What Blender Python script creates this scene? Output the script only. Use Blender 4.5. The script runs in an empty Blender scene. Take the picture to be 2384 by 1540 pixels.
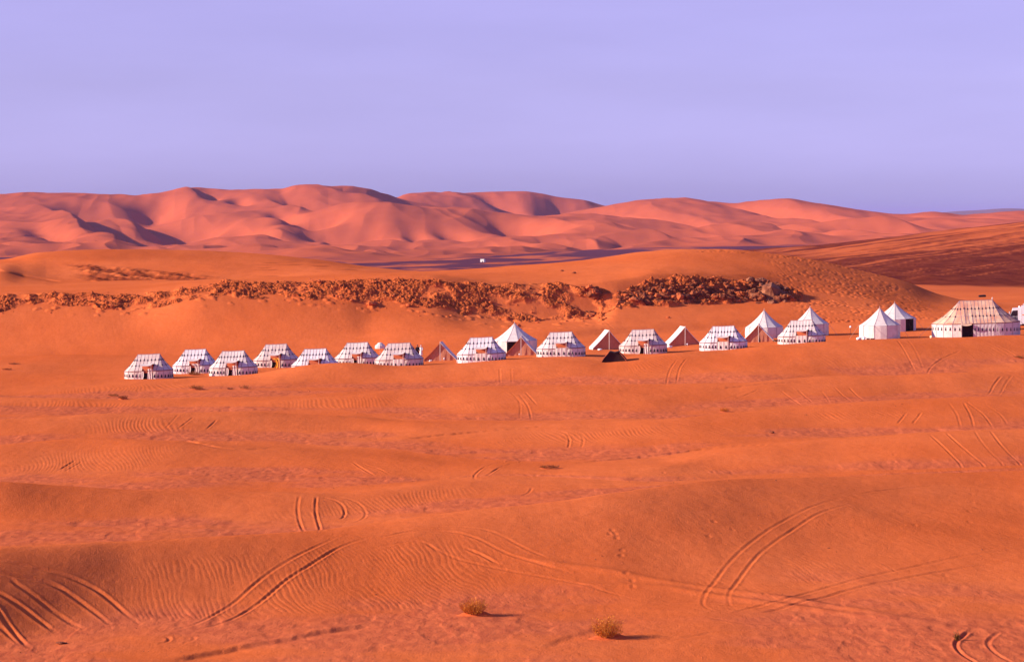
import bpy, math, random
import numpy as np
from mathutils import Vector, Matrix
R = math.radians
# ---------------------------------------------------------------- camera, sky, sun, exposure
W0, H0, F0 = 2384.0, 1540.0, 5722.0       # picture size and focal length in the same units
UC, YH, K, EYE = W0/2, 500.0, 1.2, 20.0   # horizon row, metres per terrain unit, eye height (units)
SC = bpy.context.scene
cam_d = bpy.data.cameras.new("camera"); cam = bpy.data.objects.new("camera", cam_d)
SC.collection.objects.link(cam); SC.camera = cam
cam.location = (0, 0, EYE*K); cam.rotation_euler = (R(90), 0, 0)
cam_d.sensor_width = 36; cam_d.lens = 36*F0/W0
cam_d.shift_y = -(H0/2-YH)/W0
cam_d.clip_start = 1; cam_d.clip_end = 100000
SUN_EL, SUN_AZ = 21.0, 9.0               # elevation; degrees that the sun stands on the camera's side of due left
sd = Vector((-math.cos(R(SUN_AZ))*math.cos(R(SUN_EL)), -math.sin(R(SUN_AZ))*math.cos(R(SUN_EL)), math.sin(R(SUN_EL))))
sl = bpy.data.lights.new("sun", 'SUN'); sl.energy = 4.7; sl.angle = R(0.5); sl.color = (1.0, 0.86, 0.70)
so = bpy.data.objects.new("sun", sl); SC.collection.objects.link(so)
so.rotation_euler = sd.to_track_quat('Z', 'Y').to_euler()
wd = bpy.data.worlds.new("World"); SC.world = wd; wd.use_nodes = True
nt = wd.node_tree; nt.nodes.clear()
out = nt.nodes.new("ShaderNodeOutputWorld"); bg = nt.nodes.new("ShaderNodeBackground")
sky = nt.nodes.new("ShaderNodeTexSky"); sky.sky_type = 'NISHITA'; sky.sun_disc = False
sky.sun_elevation = R(SUN_EL); sky.sun_rotation = math.atan2(sd.x, sd.y)
sky.air_density = 1.0; sky.dust_density = 0.6; sky.ozone_density = 3.0
mul = nt.nodes.new("ShaderNodeMix"); mul.data_type = 'RGBA'; mul.blend_type = 'MULTIPLY'; mul.inputs[0].default_value = 1
cr = nt.nodes.new('ShaderNodeValToRGB'); E_ = cr.color_ramp.elements; E_[0].position = 0; E_[0].color = (.82, .77, 1.98, 1); E_[1].position = 1; E_[1].color = (1.10, .71, 1.28, 1)
for p_, c_ in ((.22, (.86, .745, 1.84, 1)), (.58, (.92, .68, 1.42, 1))): q_ = E_.new(p_); q_.color = c_     # the lavender cast of the slide film's sky
# soft thin cirrus veils
tc = nt.nodes.new("ShaderNodeTexCoord"); mp = nt.nodes.new("ShaderNodeMapping"); mp.inputs[3].default_value = (4, 4, 22); mp.inputs[2].default_value = (0, R(9), 0)
nz = nt.nodes.new("ShaderNodeTexNoise"); nz.inputs['Scale'].default_value = 2.2; nz.inputs['Detail'].default_value = 5
rp = nt.nodes.new("ShaderNodeMapRange"); rp.inputs[1].default_value = .35; rp.inputs[2].default_value = .75; rp.inputs[3].default_value = .97; rp.inputs[4].default_value = 1.045
sc2 = nt.nodes.new("ShaderNodeVectorMath"); sc2.operation = 'SCALE'
# a soft lift with height, as the air clears above the dusty horizon
sx = nt.nodes.new("ShaderNodeSeparateXYZ"); hr = nt.nodes.new("ShaderNodeMapRange")
hr.inputs[1].default_value = 0; hr.inputs[2].default_value = .09; hr.inputs[3].default_value = 0; hr.inputs[4].default_value = 1
mm = nt.nodes.new("ShaderNodeMath"); mm.operation = 'MULTIPLY'
L = nt.links.new
L(tc.outputs['Generated'], mp.inputs[0]); L(mp.outputs[0], nz.inputs[0]); L(nz.outputs[0], rp.inputs[0])
L(tc.outputs['Generated'], sx.inputs[0]); L(sx.outputs[2], hr.inputs[0]); L(hr.outputs[0], cr.inputs[0]); L(cr.outputs[0], mul.inputs[7]); mm.inputs[0].default_value = 1; L(rp.outputs[0], mm.inputs[1])
L(sky.outputs[0], mul.inputs[6]); L(mul.outputs[2], sc2.inputs[0]); L(mm.outputs[0], sc2.inputs[3])
L(sc2.outputs[0], bg.inputs[0]); L(bg.outputs[0], out.inputs[0])
bg.inputs[1].default_value = 0.087
SC.view_settings.view_transform = 'Standard'; SC.view_settings.look = 'None'
SC.view_settings.exposure = 0.81; SC.view_settings.gamma = 1
SC.cycles.max_bounces = 6; SC.cycles.volume_bounces = 1

# ---------------------------------------------------------------- numeric helpers
def hsh(ix, iy, s):
    n = (ix.astype(np.int64)*374761393 + iy.astype(np.int64)*668265263 + s*1442695041) & 0xffffffff
    n = ((n ^ (n >> 13))*1274126177) & 0xffffffff
    return (n ^ (n >> 16)) & 0xffffffff
def noise(x, y, s=0):
    ix = np.floor(x); iy = np.floor(y); fx = (x-ix); fy = (y-iy)
    ux = fx*fx*fx*(fx*(fx*6-15)+10); uy = fy*fy*fy*(fy*(fy*6-15)+10)
    def g(a, b):
        h = hsh(ix+a, iy+b, s)*(2*math.pi/4294967296.0)
        return np.cos(h)*(fx-a)+np.sin(h)*(fy-b)
    a = g(0, 0); b = g(1, 0); c = g(0, 1); d = g(1, 1)
    return (a+(b-a)*ux+((c+(d-c)*ux)-(a+(b-a)*ux))*uy)*1.5
def fbm(x, y, s=0, o=3):
    r = 0; a = 1
    for i in range(o):
        r = r+a*noise(x, y, s+i*17); x = x*2.03; y = y*2.03; a *= .5
    return r
def clods(x, y, s=0):      # distance to the nearest jittered point: lumpy clods
    ix = np.floor(x); iy = np.floor(y); best = np.full(x.shape, 9.0); idv = np.zeros(x.shape)
    for a in (-1, 0, 1):
        for b in (-1, 0, 1):
            h = hsh(ix+a, iy+b, s); px = ix+a+(h & 1023)/1023.; py = iy+b+((h >> 10) & 1023)/1023.
            dd = (x-px)**2+(y-py)**2; m = dd < best
            best = np.where(m, dd, best); idv = np.where(m, ((h >> 20) & 1023)/1023., idv)
    return np.sqrt(best), idv
def sstep(a, b, x):
    t = np.clip((x-a)/(b-a), 0, 1); return t*t*(3-2*t)
def pch(xk, yk, xq):       # smooth shape-keeping curve through points
    xk = np.array(xk, float); yk = np.array(yk, float); h = np.diff(xk); dl = np.diff(yk)/h
    m = np.zeros_like(yk); p = dl[:-1]*dl[1:] > 0
    m[1:-1][p] = (2*dl[:-1]*dl[1:]/(dl[:-1]+dl[1:]+1e-12))[p]
    if len(dl): m[0] = dl[0]; m[-1] = dl[-1]
    xq = np.clip(xq, xk[0], xk[-1]); i = np.clip(np.searchsorted(xk, xq)-1, 0, len(h)-1)
    t = (xq-xk[i])/h[i]; H = h[i]
    return (2*t**3-3*t**2+1)*yk[i]+(t**3-2*t**2+t)*H*m[i]+(-2*t**3+3*t**2)*yk[i+1]+(t**3-t**2)*H*m[i+1]
# ---------------------------------------------------------------- terrain profile
US = np.concatenate([np.arange(-1400, -60, 20), np.arange(-60, W0+60, 2.0), np.arange(W0+60, W0+1400, 20)])
NU = len(US)
def cv(*p):
    return pch([q[0] for q in p], [q[1] for q in p], US)
def D_of(y, z): return (EYE-z)*F0/(y-YH)
def Z_of(y, d): return EYE-(y-YH)*d/F0
KD, KZ, KN = [], [], []        # knots: distance, height, rows until the next knot
def knot(d, z, n, tag=''):
    d = np.broadcast_to(np.asarray(d, float), (NU,)).copy(); z = np.broadcast_to(np.asarray(z, float), (NU,)).copy()
    if KD: d = np.maximum(d, KD[-1]+.8)
    KD.append(d); KZ.append(z); KN.append((n, tag))
def knot_yz(y, z, n, tag=''):   # a line seen at row y, at height z
    knot(D_of(y, z), z, n, tag)
def knot_yd(y, d, n, tag=''):
    knot(d, Z_of(y, d), n, tag)
c0 = lambda v: cv((-300, v), (2700, v))
knot(-30, 17.8, 4); knot(3, 18.4, 8); knot(60, 1.0, 16)
knot(104, cv((0, .1), (600, -.2), (1200, 0), (1800, .1), (2384, .15)), 90, 'floor')
# dune A: front foot, crest, hollow behind
yA0 = cv((-200, 1545), (0, 1502), (150, 1470), (300, 1450), (600, 1437), (900, 1424), (1200, 1415), (1500, 1418), (1700, 1428), (2000, 1442), (2250, 1458), (2384, 1455), (2600, 1450))
knot_yz(yA0, 0.0, 230, 'faceA')
yA = cv((-200, 1290), (0, 1276), (250, 1268), (500, 1255), (700, 1238), (850, 1216), (1000, 1196), (1192, 1178), (1392, 1158), (1542, 1138), (1692, 1124), (1892, 1110), (2042, 1104), (2384, 1098), (2600, 1092))
zA = cv((-200, 2.9), (0, 2.65), (150, 2.4), (300, 2.1), (500, 1.9), (700, 1.8), (1000, 2.1), (1400, 2.3), (1900, 1.5), (2384, 1.0), (2600, 1.0))
knot_yz(yA, zA, 14, 'back')
dA = KD[-1]; knot(dA+cv((0, 10), (1400, 9), (1700, 6), (2600, 6)), cv((0, -.1), (1000, .2), (1500, .3), (2000, .2), (2600, .3)), 40, 'floor')
yB0 = cv((-200, 1226), (0, 1224), (300, 1214), (600, 1207), (850, 1190), (1100, 1165), (1300, 1150), (1600, 1130), (1900, 1108), (2384, 1094), (2600, 1088))
knot_yz(yB0, cv((0, -.1), (1000, 0.), (2384, .4), (2600, .4)), 60, 'faceB')
yB = cv((-200, 1122), (0, 1128), (157, 1136), (367, 1144), (577, 1144), (760, 1148), (900, 1142), (1050, 1128), (1192, 1125), (1500, 1128), (1800, 1104), (2384, 1090), (2600, 1085))
zB = cv((-200, 1.9), (0, 1.6), (157, 1.15), (300, .9), (600, .6), (900, .35), (1200, .15), (2384, .5), (2600, .5))
knot_yz(yB, zB, 8, 'back')
knot(KD[-1]+cv((0, 7), (1200, 6), (1600, 2), (2600, 2)), cv((0, -.1), (600, -.05), (1200, .05), (2384, .3)), 40, 'floor')
yC0 = cv((-200, 1104), (0, 1100), (300, 1096), (500, 1088), (800, 1096), (1100, 1112), (1300, 1122), (1517, 1112), (1700, 1098), (2000, 1086), (2384, 1080), (2600, 1076))
knot_yz(yC0, cv((0, 0), (1200, .1), (2384, .45), (2600, .45)), 70, 'faceC')
yC = cv((-200, 1042), (0, 1036), (200, 1024), (400, 1031), (700, 1047), (900, 1062), (1100, 1084), (1300, 1098), (1517, 1088), (1642, 1064), (1742, 1049), (1867, 1035), (2042, 1020), (2192, 1009), (2384, 1002), (2600, 996))
zC = cv((-200, .9), (0, .9), (300, .9), (700, .4), (1200, .2), (1600, .55), (1900, 1.0), (2384, 1.6), (2600, 1.6))
knot_yz(yC, zC, 10, 'back')
knot(KD[-1]+9, cv((0, .0), (1200, .1), (1800, .5), (2384, .8)), 40, 'floor')
yD0 = cv((-200, 1022), (0, 1020), (300, 1012), (575, 1004), (800, 1000), (1000, 1024), (1300, 1050), (1542, 1036), (1700, 1020), (1900, 1004), (2100, 1000), (2384, 990), (2600, 985))
knot_yz(yD0, cv((0, .1), (1200, .15), (1800, .6), (2384, .9), (2600, .9)), 60, 'faceD')
yD = cv((-200, 980), (0, 976), (350, 961), (575, 957), (800, 966), (1000, 984), (1192, 990), (1492, 983), (1692, 963), (1842, 949), (2017, 938), (2384, 923), (2600, 916))
zD = cv((-200, 1.0), (0, 1.0), (500, 1.1), (900, .5), (1200, .35), (1700, 1.2), (2100, 1.7), (2384, 1.9), (2600, 1.9))
knot_yz(yD, zD, 8, 'back')
knot(KD[-1]+7, cv((0, .0), (600, .1), (1192, .2), (1700, .6), (2384, 1.0)), 36, 'floor')
yE0 = cv((-200, 950), (0, 948), (300, 945), (600, 948), (900, 952), (1192, 966), (1500, 962), (1700, 940), (2000, 922), (2384, 906), (2600, 902))
knot_yz(yE0, cv((0, 0), (1192, .3), (1700, .7), (2384, 1.1), (2600, 1.1)), 60, 'faceE')
yE = cv((-200, 925), (0, 926), (300, 932), (650, 933), (800, 923), (950, 908), (1192, 897), (1542, 895), (1742, 892), (1892, 878), (2142, 868), (2384, 858), (2600, 852))
zE = cv((-200, .3), (0, .25), (600, .3), (900, .9), (1192, 1.3), (1700, 1.6), (2100, 2.3), (2384, 2.6), (2600, 2.6))
knot_yz(yE, zE, 6, 'back')
knot(KD[-1]+5, cv((0, 0), (700, .1), (1192, .7), (1700, 1.1), (2384, 1.8)), 30, 'floor')
yT0 = cv((-200, 922), (0, 920), (300, 912), (600, 902), (800, 893), (1192, 886), (1700, 880), (2000, 866), (2384, 846), (2600, 842))
zc = cv((-200, -.4), (0, -.3), (300, -.15), (450, .0), (640, .3), (730, .4), (832, .5), (930, 1.2), (1120, 1.75), (1305, 2.3), (1500, 2.5), (1683, 3.1), (1865, 3.55), (2045, 3.95), (2270, 4.2), (2384, 4.3), (2600, 4.4))
knot_yz(yT0, cv((0, -.05), (730, .4), (1192, .9), (1700, 1.5), (2384, 2.2), (2600, 2.3)), 90, 'faceT')
yT = cv((-200, 906), (0, 900), (250, 894), (345, 890), (450, 884), (545, 877), (600, 869), (650, 859), (700, 851), (740, 847), (800, 843), (860, 847), (930, 853), (1030, 852), (1120, 847), (1215, 842), (1305, 839), (1400, 838), (1500, 827), (1590, 818), (1683, 814), (1768, 805), (1865, 799), (1960, 794), (2045, 790), (2150, 788), (2270, 786), (2384, 783), (2600, 778))
dT = cv((-200, 292), (0, 292), (345, 294), (730, 296), (930, 297), (1300, 299), (1683, 305), (1865, 308), (2045, 312), (2384, 314), (2600, 316))
knot_yd(yT, dT, 10, 'camp')
knot(KD[-1]+8, zc-.05, 24, 'camp')
knot(334, zc, 30, 'camp')
dS = cv((-200, 350), (0, 350), (500, 349), (900, 348.5), (1200, 350), (1500, 356), (1860, 366), (2384, 376), (2700, 380))
knot(dS, zc+.15, 50, 'slip')
knot(dS+4.5, zc+.15+cv((0, .95), (900, 1.0), (1860, 1.0), (2400, .6)), 90, 'slip')
# scarp: foot of the rubble, its top, then the plateau and the big rounded dune
dR = dS+cv((-200, 12), (0, 14), (900, 19), (1400, 19), (1860, 18), (2100, 15), (2384, 12), (2600, 12))
yR0 = cv((-200, 738), (0, 730), (200, 722), (300, 718), (480, 688), (640, 690), (800, 700), (870, 712), (1000, 716), (1100, 738), (1200, 748), (1380, 738), (1440, 716), (1700, 706), (1850, 700), (2000, 708), (2200, 733), (2384, 742), (2600, 742))
knot_yd(yR0, dR, 130, 'rim')
yR1 = cv((-200, 690), (0, 682), (300, 673), (520, 656), (650, 652), (900, 641), (1000, 642), (1150, 660), (1290, 664), (1430, 652), (1530, 638), (1700, 648), (1850, 672), (2000, 690), (2200, 722), (2384, 733), (2600, 735))
knot_yd(yR1, dR+cv((-200, 5), (900, 8), (1400, 7), (1530, 9), (1860, 7), (2600, 6)), 50, 'plateau')
knot_yd(cv((-200, 676), (0, 670), (300, 663), (520, 651), (900, 638), (1000, 636), (1192, 633), (1430, 622), (1600, 610), (1800, 622), (1950, 650), (2100, 684), (2200, 708), (2384, 722), (2600, 724)), cv((0, 402), (1400, 404), (1860, 412), (2600, 414)), 40, 'dome')
knot_yd(cv((-200, 674), (0, 668), (300, 660), (500, 650), (900, 635), (1000, 631), (1200, 618), (1400, 600), (1500, 586), (1600, 578.5), (1700, 580), (1800, 590), (1900, 606), (2000, 629), (2100, 654), (2200, 690), (2300, 708), (2384, 714), (2600, 716)), 436, 16, 'dome')
knot_yd(cv((-200, 676), (0, 670), (300, 664), (560, 656), (900, 641), (1000, 642), (1200, 640), (1500, 620), (1700, 616), (1900, 645), (2000, 670), (2100, 688), (2200, 699), (2300, 703), (2384, 704), (2600, 706)), 462, 60, 'back')
knot_yd(cv((-200, 630), (0, 632), (60, 645), (150, 655), (300, 652), (560, 650), (800, 634), (1000, 640), (1192, 645), (1600, 665), (2000, 684), (2200, 698), (2384, 698), (2600, 698)), 510, 90, 'leftdune')
knot_yd(cv((-200, 612), (0, 604), (100, 587), (250, 580), (430, 582), (600, 590), (750, 606), (870, 622), (960, 630), (1100, 642), (1300, 655), (1700, 670), (2000, 684), (2200, 690), (2384, 689), (2600, 689)), 570, 20, 'back')
knot_yd(cv((-200, 680), (870, 680), (1700, 684), (2384, 682)), 660, 20, 'back')
knot_yd(cv((-200, 680), (1300, 668), (1800, 655), (2000, 660), (2150, 664), (2384, 673), (2600, 676)), 900, 90, 'brown')
knot_yd(cv((-200, 655), (1300, 640), (1500, 612), (1640, 588), (1780, 579), (1900, 571), (2000, 560), (2100, 549), (2250, 531), (2384, 516), (2600, 494), (3000, 470)), 1600, 20, 'back')
knot(1900, cv((-200, -26), (1500, -24), (2000, -16), (2600, -5)), 10, 'plain')
knot(2150, -27, 80, 'plain')
NSPLIT = len(KD)     # from here on: the distant dune sea
yF = cv((-200, 598), (0, 597), (400, 592), (600, 598), (850, 611), (1000, 605), (1200, 592), (1400, 580), (1600, 575), (1900, 571), (2384, 566), (2600, 566))
dF = np.minimum(D_of(yF, -27), 3300)
knot_yd(yF, dF, 90, 'far')
knot_yd(cv((-200, 576), (0, 576), (600, 577), (850, 590), (1100, 582), (1400, 560), (1900, 551), (2384, 548), (2600, 548)), np.maximum(dF, 2900)+250, 100, 'far')
knot_yd(cv((-200, 540), (0, 540), (400, 545), (800, 553), (1100, 554), (1400, 536), (1700, 530), (1900, 530), (2384, 528), (2600, 528)), 3850, 120, 'far')
knot_yd(cv((-200, 503), (0, 503), (250, 505), (500, 500), (700, 497), (800, 477), (850, 470), (900, 468.5), (1000, 478), (1150, 493), (1260, 504), (1400, 506), (1600, 510), (1900, 514), (2100, 513), (2384, 508), (2600, 506)), 4300, 40, 'far')
knot_yd(cv((-200, 493), (0, 493), (400, 493), (650, 488), (760, 486), (850, 488), (950, 492), (1100, 502), (1260, 512), (1330, 502), (1415, 496), (1600, 496), (1900, 503), (2100, 508), (2384, 503), (2600, 500)), 4600, 80, 'far')
yS = cv((-200, 455), (-40, 452), (60, 447), (200, 449), (320, 453), (400, 444), (450, 434), (490, 437), (560, 441), (650, 441), (690, 434), (720, 431), (770, 433), (820, 432), (850, 434), (910, 446), (960, 457), (1050, 472), (1200, 492), (1262, 500), (1340, 490), (1415, 479), (1500, 465), (1630, 458.5), (1720, 469), (1780, 465), (1830, 463), (1900, 472), (2000, 486), (2100, 499), (2170, 493), (2250, 499), (2330, 493), (2384, 490), (2600, 486))
knot_yd(yS, 5100, 16, 'far')
knot_yd(yS+14, 5450, 24, 'far')
knot_yd(cv((-200, 475), (0, 475), (900, 475), (960, 456), (1030, 450), (1100, 443), (1150, 441), (1215, 440), (1260, 446), (1300, 455), (1360, 463), (1415, 478), (1600, 492), (2384, 512), (2600, 512)), 6300, 12, 'far')
knot(7200, -15, 10, 'plainfar'); knot(26000, -27, 2, 'plainfar')
# rows
D = np.array(KD); Z = np.array(KZ); Hs = np.diff(D, axis=0); DL = np.diff(Z, axis=0)/Hs
M = np.zeros_like(Z); pr = DL[:-1]*DL[1:]; M[1:-1] = np.where(pr > 0, 2*pr/(DL[:-1]+DL[1:]+1e-9), 0)
QUAL = 1.0
rows_d, rows_z, seg, tt = [], [], [], []
segstart = []
for k in range(len(D)-1):
    n = max(2, int(KN[k][0]*QUAL)); segstart.append(len(rows_d))
    for i in range(n + (1 if k == len(D)-2 else 0)):
        t = i/n; h = Hs[k]
        rows_d.append(D[k]+h*t)
        rows_z.append((2*t**3-3*t**2+1)*Z[k]+(t**3-2*t*t+t)*h*M[k]+(-2*t**3+3*t*t)*Z[k+1]+(t**3-t*t)*h*M[k+1])
        seg.append(k); tt.append(t)
GD = np.array(rows_d); GZ = np.array(rows_z); NR = len(GD); SEG = np.array(seg); TT = np.array(tt)
TAG = [KN[k][1] for k in SEG]
UU = np.broadcast_to(US, GD.shape)
GX = (UU-UC)/F0*GD
YI = YH+(EYE-GZ)*F0/np.maximum(GD, 1)       # picture row of the bare profile, used only to look up where a thing stands
def rows(*tags): return np.array([t in tags for t in TAG])
def col_of(u): return float(np.interp(u, US, np.arange(NU)))
def hit(u, y):
    """first ground point met when looking at column u, row y -> (x, d, z) in units"""
    c = int(round(col_of(u))); yy = YI[:, c]; run = np.inf
    for i in range(8, NR):
        if GD[i, c] < 20: continue
        if yy[i] <= y and yy[i-1] > y:
            f = (yy[i-1]-y)/max(yy[i-1]-yy[i], 1e-6); d = GD[i-1, c]+f*(GD[i, c]-GD[i-1, c])
            return ((u-UC)/F0*d, d, EYE-(y-YH)*d/F0)
    d = GD[-1, c]; return ((u-UC)/F0*d, d, GZ[-1, c])
def gz(x, d):
    u = UC+x*F0/d; c = col_of(u); a = int(c); b = min(a+1, NU-1); f = c-a
    return (1-f)*np.interp(d, GD[:, a], GZ[:, a])+f*np.interp(d, GD[:, b], GZ[:, b])

# ---------------------------------------------------------------- relief laid over the profile (all lengths below in metres)
X = GX*K; Y = GD*K; DZ = np.zeros_like(GZ)
PX = GD/F0*K                                   # metres that one picture unit spans here
near = rows('floor', 'faceA', 'faceB', 'faceC', 'faceD', 'faceE', 'faceT', 'back') & (np.arange(NR) < segstart[[i for i, k in enumerate(KN) if k[1] == 'camp'][0]])
nI = np.where(near | rows('camp'))[0]; nI = nI[nI < np.where(rows('slip'))[0][0]]
sl_ = slice(12, nI.max()+1)
DZ[sl_] += .34*noise(X[sl_]/30, Y[sl_]/38, 5)+.12*noise(X[sl_]/9+.3*noise(X[sl_]/20, Y[sl_]/20, 8), Y[sl_]/16, 7)+.030*noise(X[sl_]/2.6, Y[sl_]/6, 9)
iS = np.where(rows('slip', 'rim', 'plateau', 'dome', 'leftdune'))[0]; s2 = slice(iS.min(), iS.max()+1)
amp = np.ones(NR)[:, None]; 
DZ[s2] += .16*noise(X[s2]/14, Y[s2]/14, 21)+.05*noise(X[s2]/3.5, Y[s2]/4, 22)
G = {n: np.zeros_like(GZ) for n in ('gravel', 'brown', 'rock', 'ripple', 'dark')}
# gravelly hollows between the dunes, with crusty flakes
for k, (n_, tg) in enumerate(KN[:-1]):
    if tg != 'floor': continue
    i0 = segstart[k]; i1 = segstart[k+1]; nxt = segstart[k+2]
    e = slice(i0, min(nxt, NR)); t = np.where(SEG[e] == k, 1.0, 1-TT[e]*2.6)[:, None]
    w = np.clip(t, 0, 1)*np.clip((TT[e]*5)[:, None]+np.where(SEG[e] == k, 0, 1)[:, None], 0, 1)
    pat = fbm(X[e]/16, Y[e]/10, 31, 4)
    g = sstep(-.25, .55, pat*.8+w-.62)*np.clip(w*1.5, 0, 1)
    G['gravel'][e] = np.maximum(G['gravel'][e], g)
    fl = sstep(.15, .5, fbm(X[e]/3.0, Y[e]/9, 37, 4))
    DZ[e] += -g*.035*fl
# wind ripples on the dune faces
for tg, s_ in (('faceA', 0), ('faceB', 1), ('faceC', 2), ('faceD', 3), ('faceE', 4), ('faceT', 5)):
    i_ = np.where(rows(tg))[0]; e = slice(i_[0], i_[-1]+1); t = TT[e][:, None]
    w = sstep(.0, .12, t)*(1-sstep(.55, .8, t+.25*noise(X[e]/14, Y[e]/20, 50+s_)))
    G['ripple'][e] = w*sstep(-.45, .25, noise(X[e]/22, Y[e]/30, 60+s_)+.1)
i_ = np.where(rows('faceA'))[0]; e = slice(i_[0], i_[-1]+1)
G['ripple'][e] *= .15+.85*sstep(240, 420, UU[e])
u_ = UU[e]; G['ripple'][e] = np.maximum(G['ripple'][e], sstep(180, 420, u_)*(1-sstep(1050, 1250, u_))*sstep(0, .1, TT[e][:, None])*(1-sstep(.55, .8, TT[e][:, None])))
# the ripples are real relief where the mesh is fine enough to carry them (dune A)
e = slice(segstart[3], i_[-1]+1); xx, yy_ = X[e], Y[e]
ph = (xx + .30*(yy_-155) + .9*noise(xx/5, yy_/11, 71)+.25*noise(xx/1.3, yy_/3.5, 72))/.40
DZ[e] += G['ripple'][e]*.0100*(np.sin(2*math.pi*ph)+.25*np.sin(4*math.pi*ph+1))*(.6+.6*noise(xx/3, yy_/6, 73))
for tg, i0, lam, a_ in (('faceB', 0, .40, .020), ('faceC', 1, .42, .018), ('faceD', 2, .50, .032), ('faceE', 3, .55, .024), ('faceT', 4, .6, .022)):
    i_ = np.where(rows(tg))[0]; e = slice(i_[0], i_[-1]+1); xx, yy_ = X[e], Y[e]
    ph = (xx+.2*yy_+1.4*noise(xx/6, yy_/14, 80+i0))/lam
    DZ[e] += G['ripple'][e]*a_*.5*np.sin(2*math.pi*ph)*sstep(-.05, .45, noise(xx/16, yy_/30, 90+i0))*(UU[e] > -60)*(UU[e] < W0+60)
# small scarp across the foreground floor and stray crust edges
def dist_poly(P, e, reach, sq=1.0):
    """distance in metres of grid points (rows e) to a ground polyline; returns index box + distances + signed side"""
    P = np.array(P)*np.array([1, sq]); a, b = P[:-1], P[1:]; reach_y = reach
    x0, x1 = P[:, 0].min()-reach, P[:, 0].max()+reach; y0, y1 = P[:, 1].min()-reach, P[:, 1].max()+reach
    m = (X > x0) & (X < x1) & (Y*sq > y0) & (Y*sq < y1); ii = np.where(m)
    px, py = X[ii], Y[ii]*sq; best = np.full(px.shape, 1e9); side = np.zeros(px.shape); tpar = np.zeros(px.shape)
    for k, ((ax, ay), (bx, by)) in enumerate(zip(a, b)):
        vx, vy = bx-ax, by-ay; L2 = vx*vx+vy*vy+1e-9; t = np.clip(((px-ax)*vx+(py-ay)*vy)/L2, 0, 1)
        d_ = np.hypot(px-ax-t*vx, py-ay-t*vy); mm_ = d_ < best
        best = np.where(mm_, d_, best); side = np.where(mm_, np.sign((px-ax)*vy-(py-ay)*vx), side); tpar = np.where(mm_, (k+t)/len(a), tpar)
    return ii, best, side, tpar
def trace(pts, n=8):
    us = np.array([p[0] for p in pts], float); ys = np.array([p[1] for p in pts], float)
    s = np.r_[0, np.cumsum(np.hypot(np.diff(us), np.diff(ys)))]; q = np.linspace(0, s[-1], max(3, int(s[-1]/n)))
    uq = pch(s, us, q); yq = pch(s, ys, q); o = []
    for u, y in zip(uq, yq):
        h_ = hit(u, y); o.append((h_[0]*K, h_[1]*K))
    o = np.array(o)
    for _ in range(2):
        if len(o) > 4: o[1:-1] = (o[:-2]+2*o[1:-1]+o[2:])/4
    return o
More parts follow.
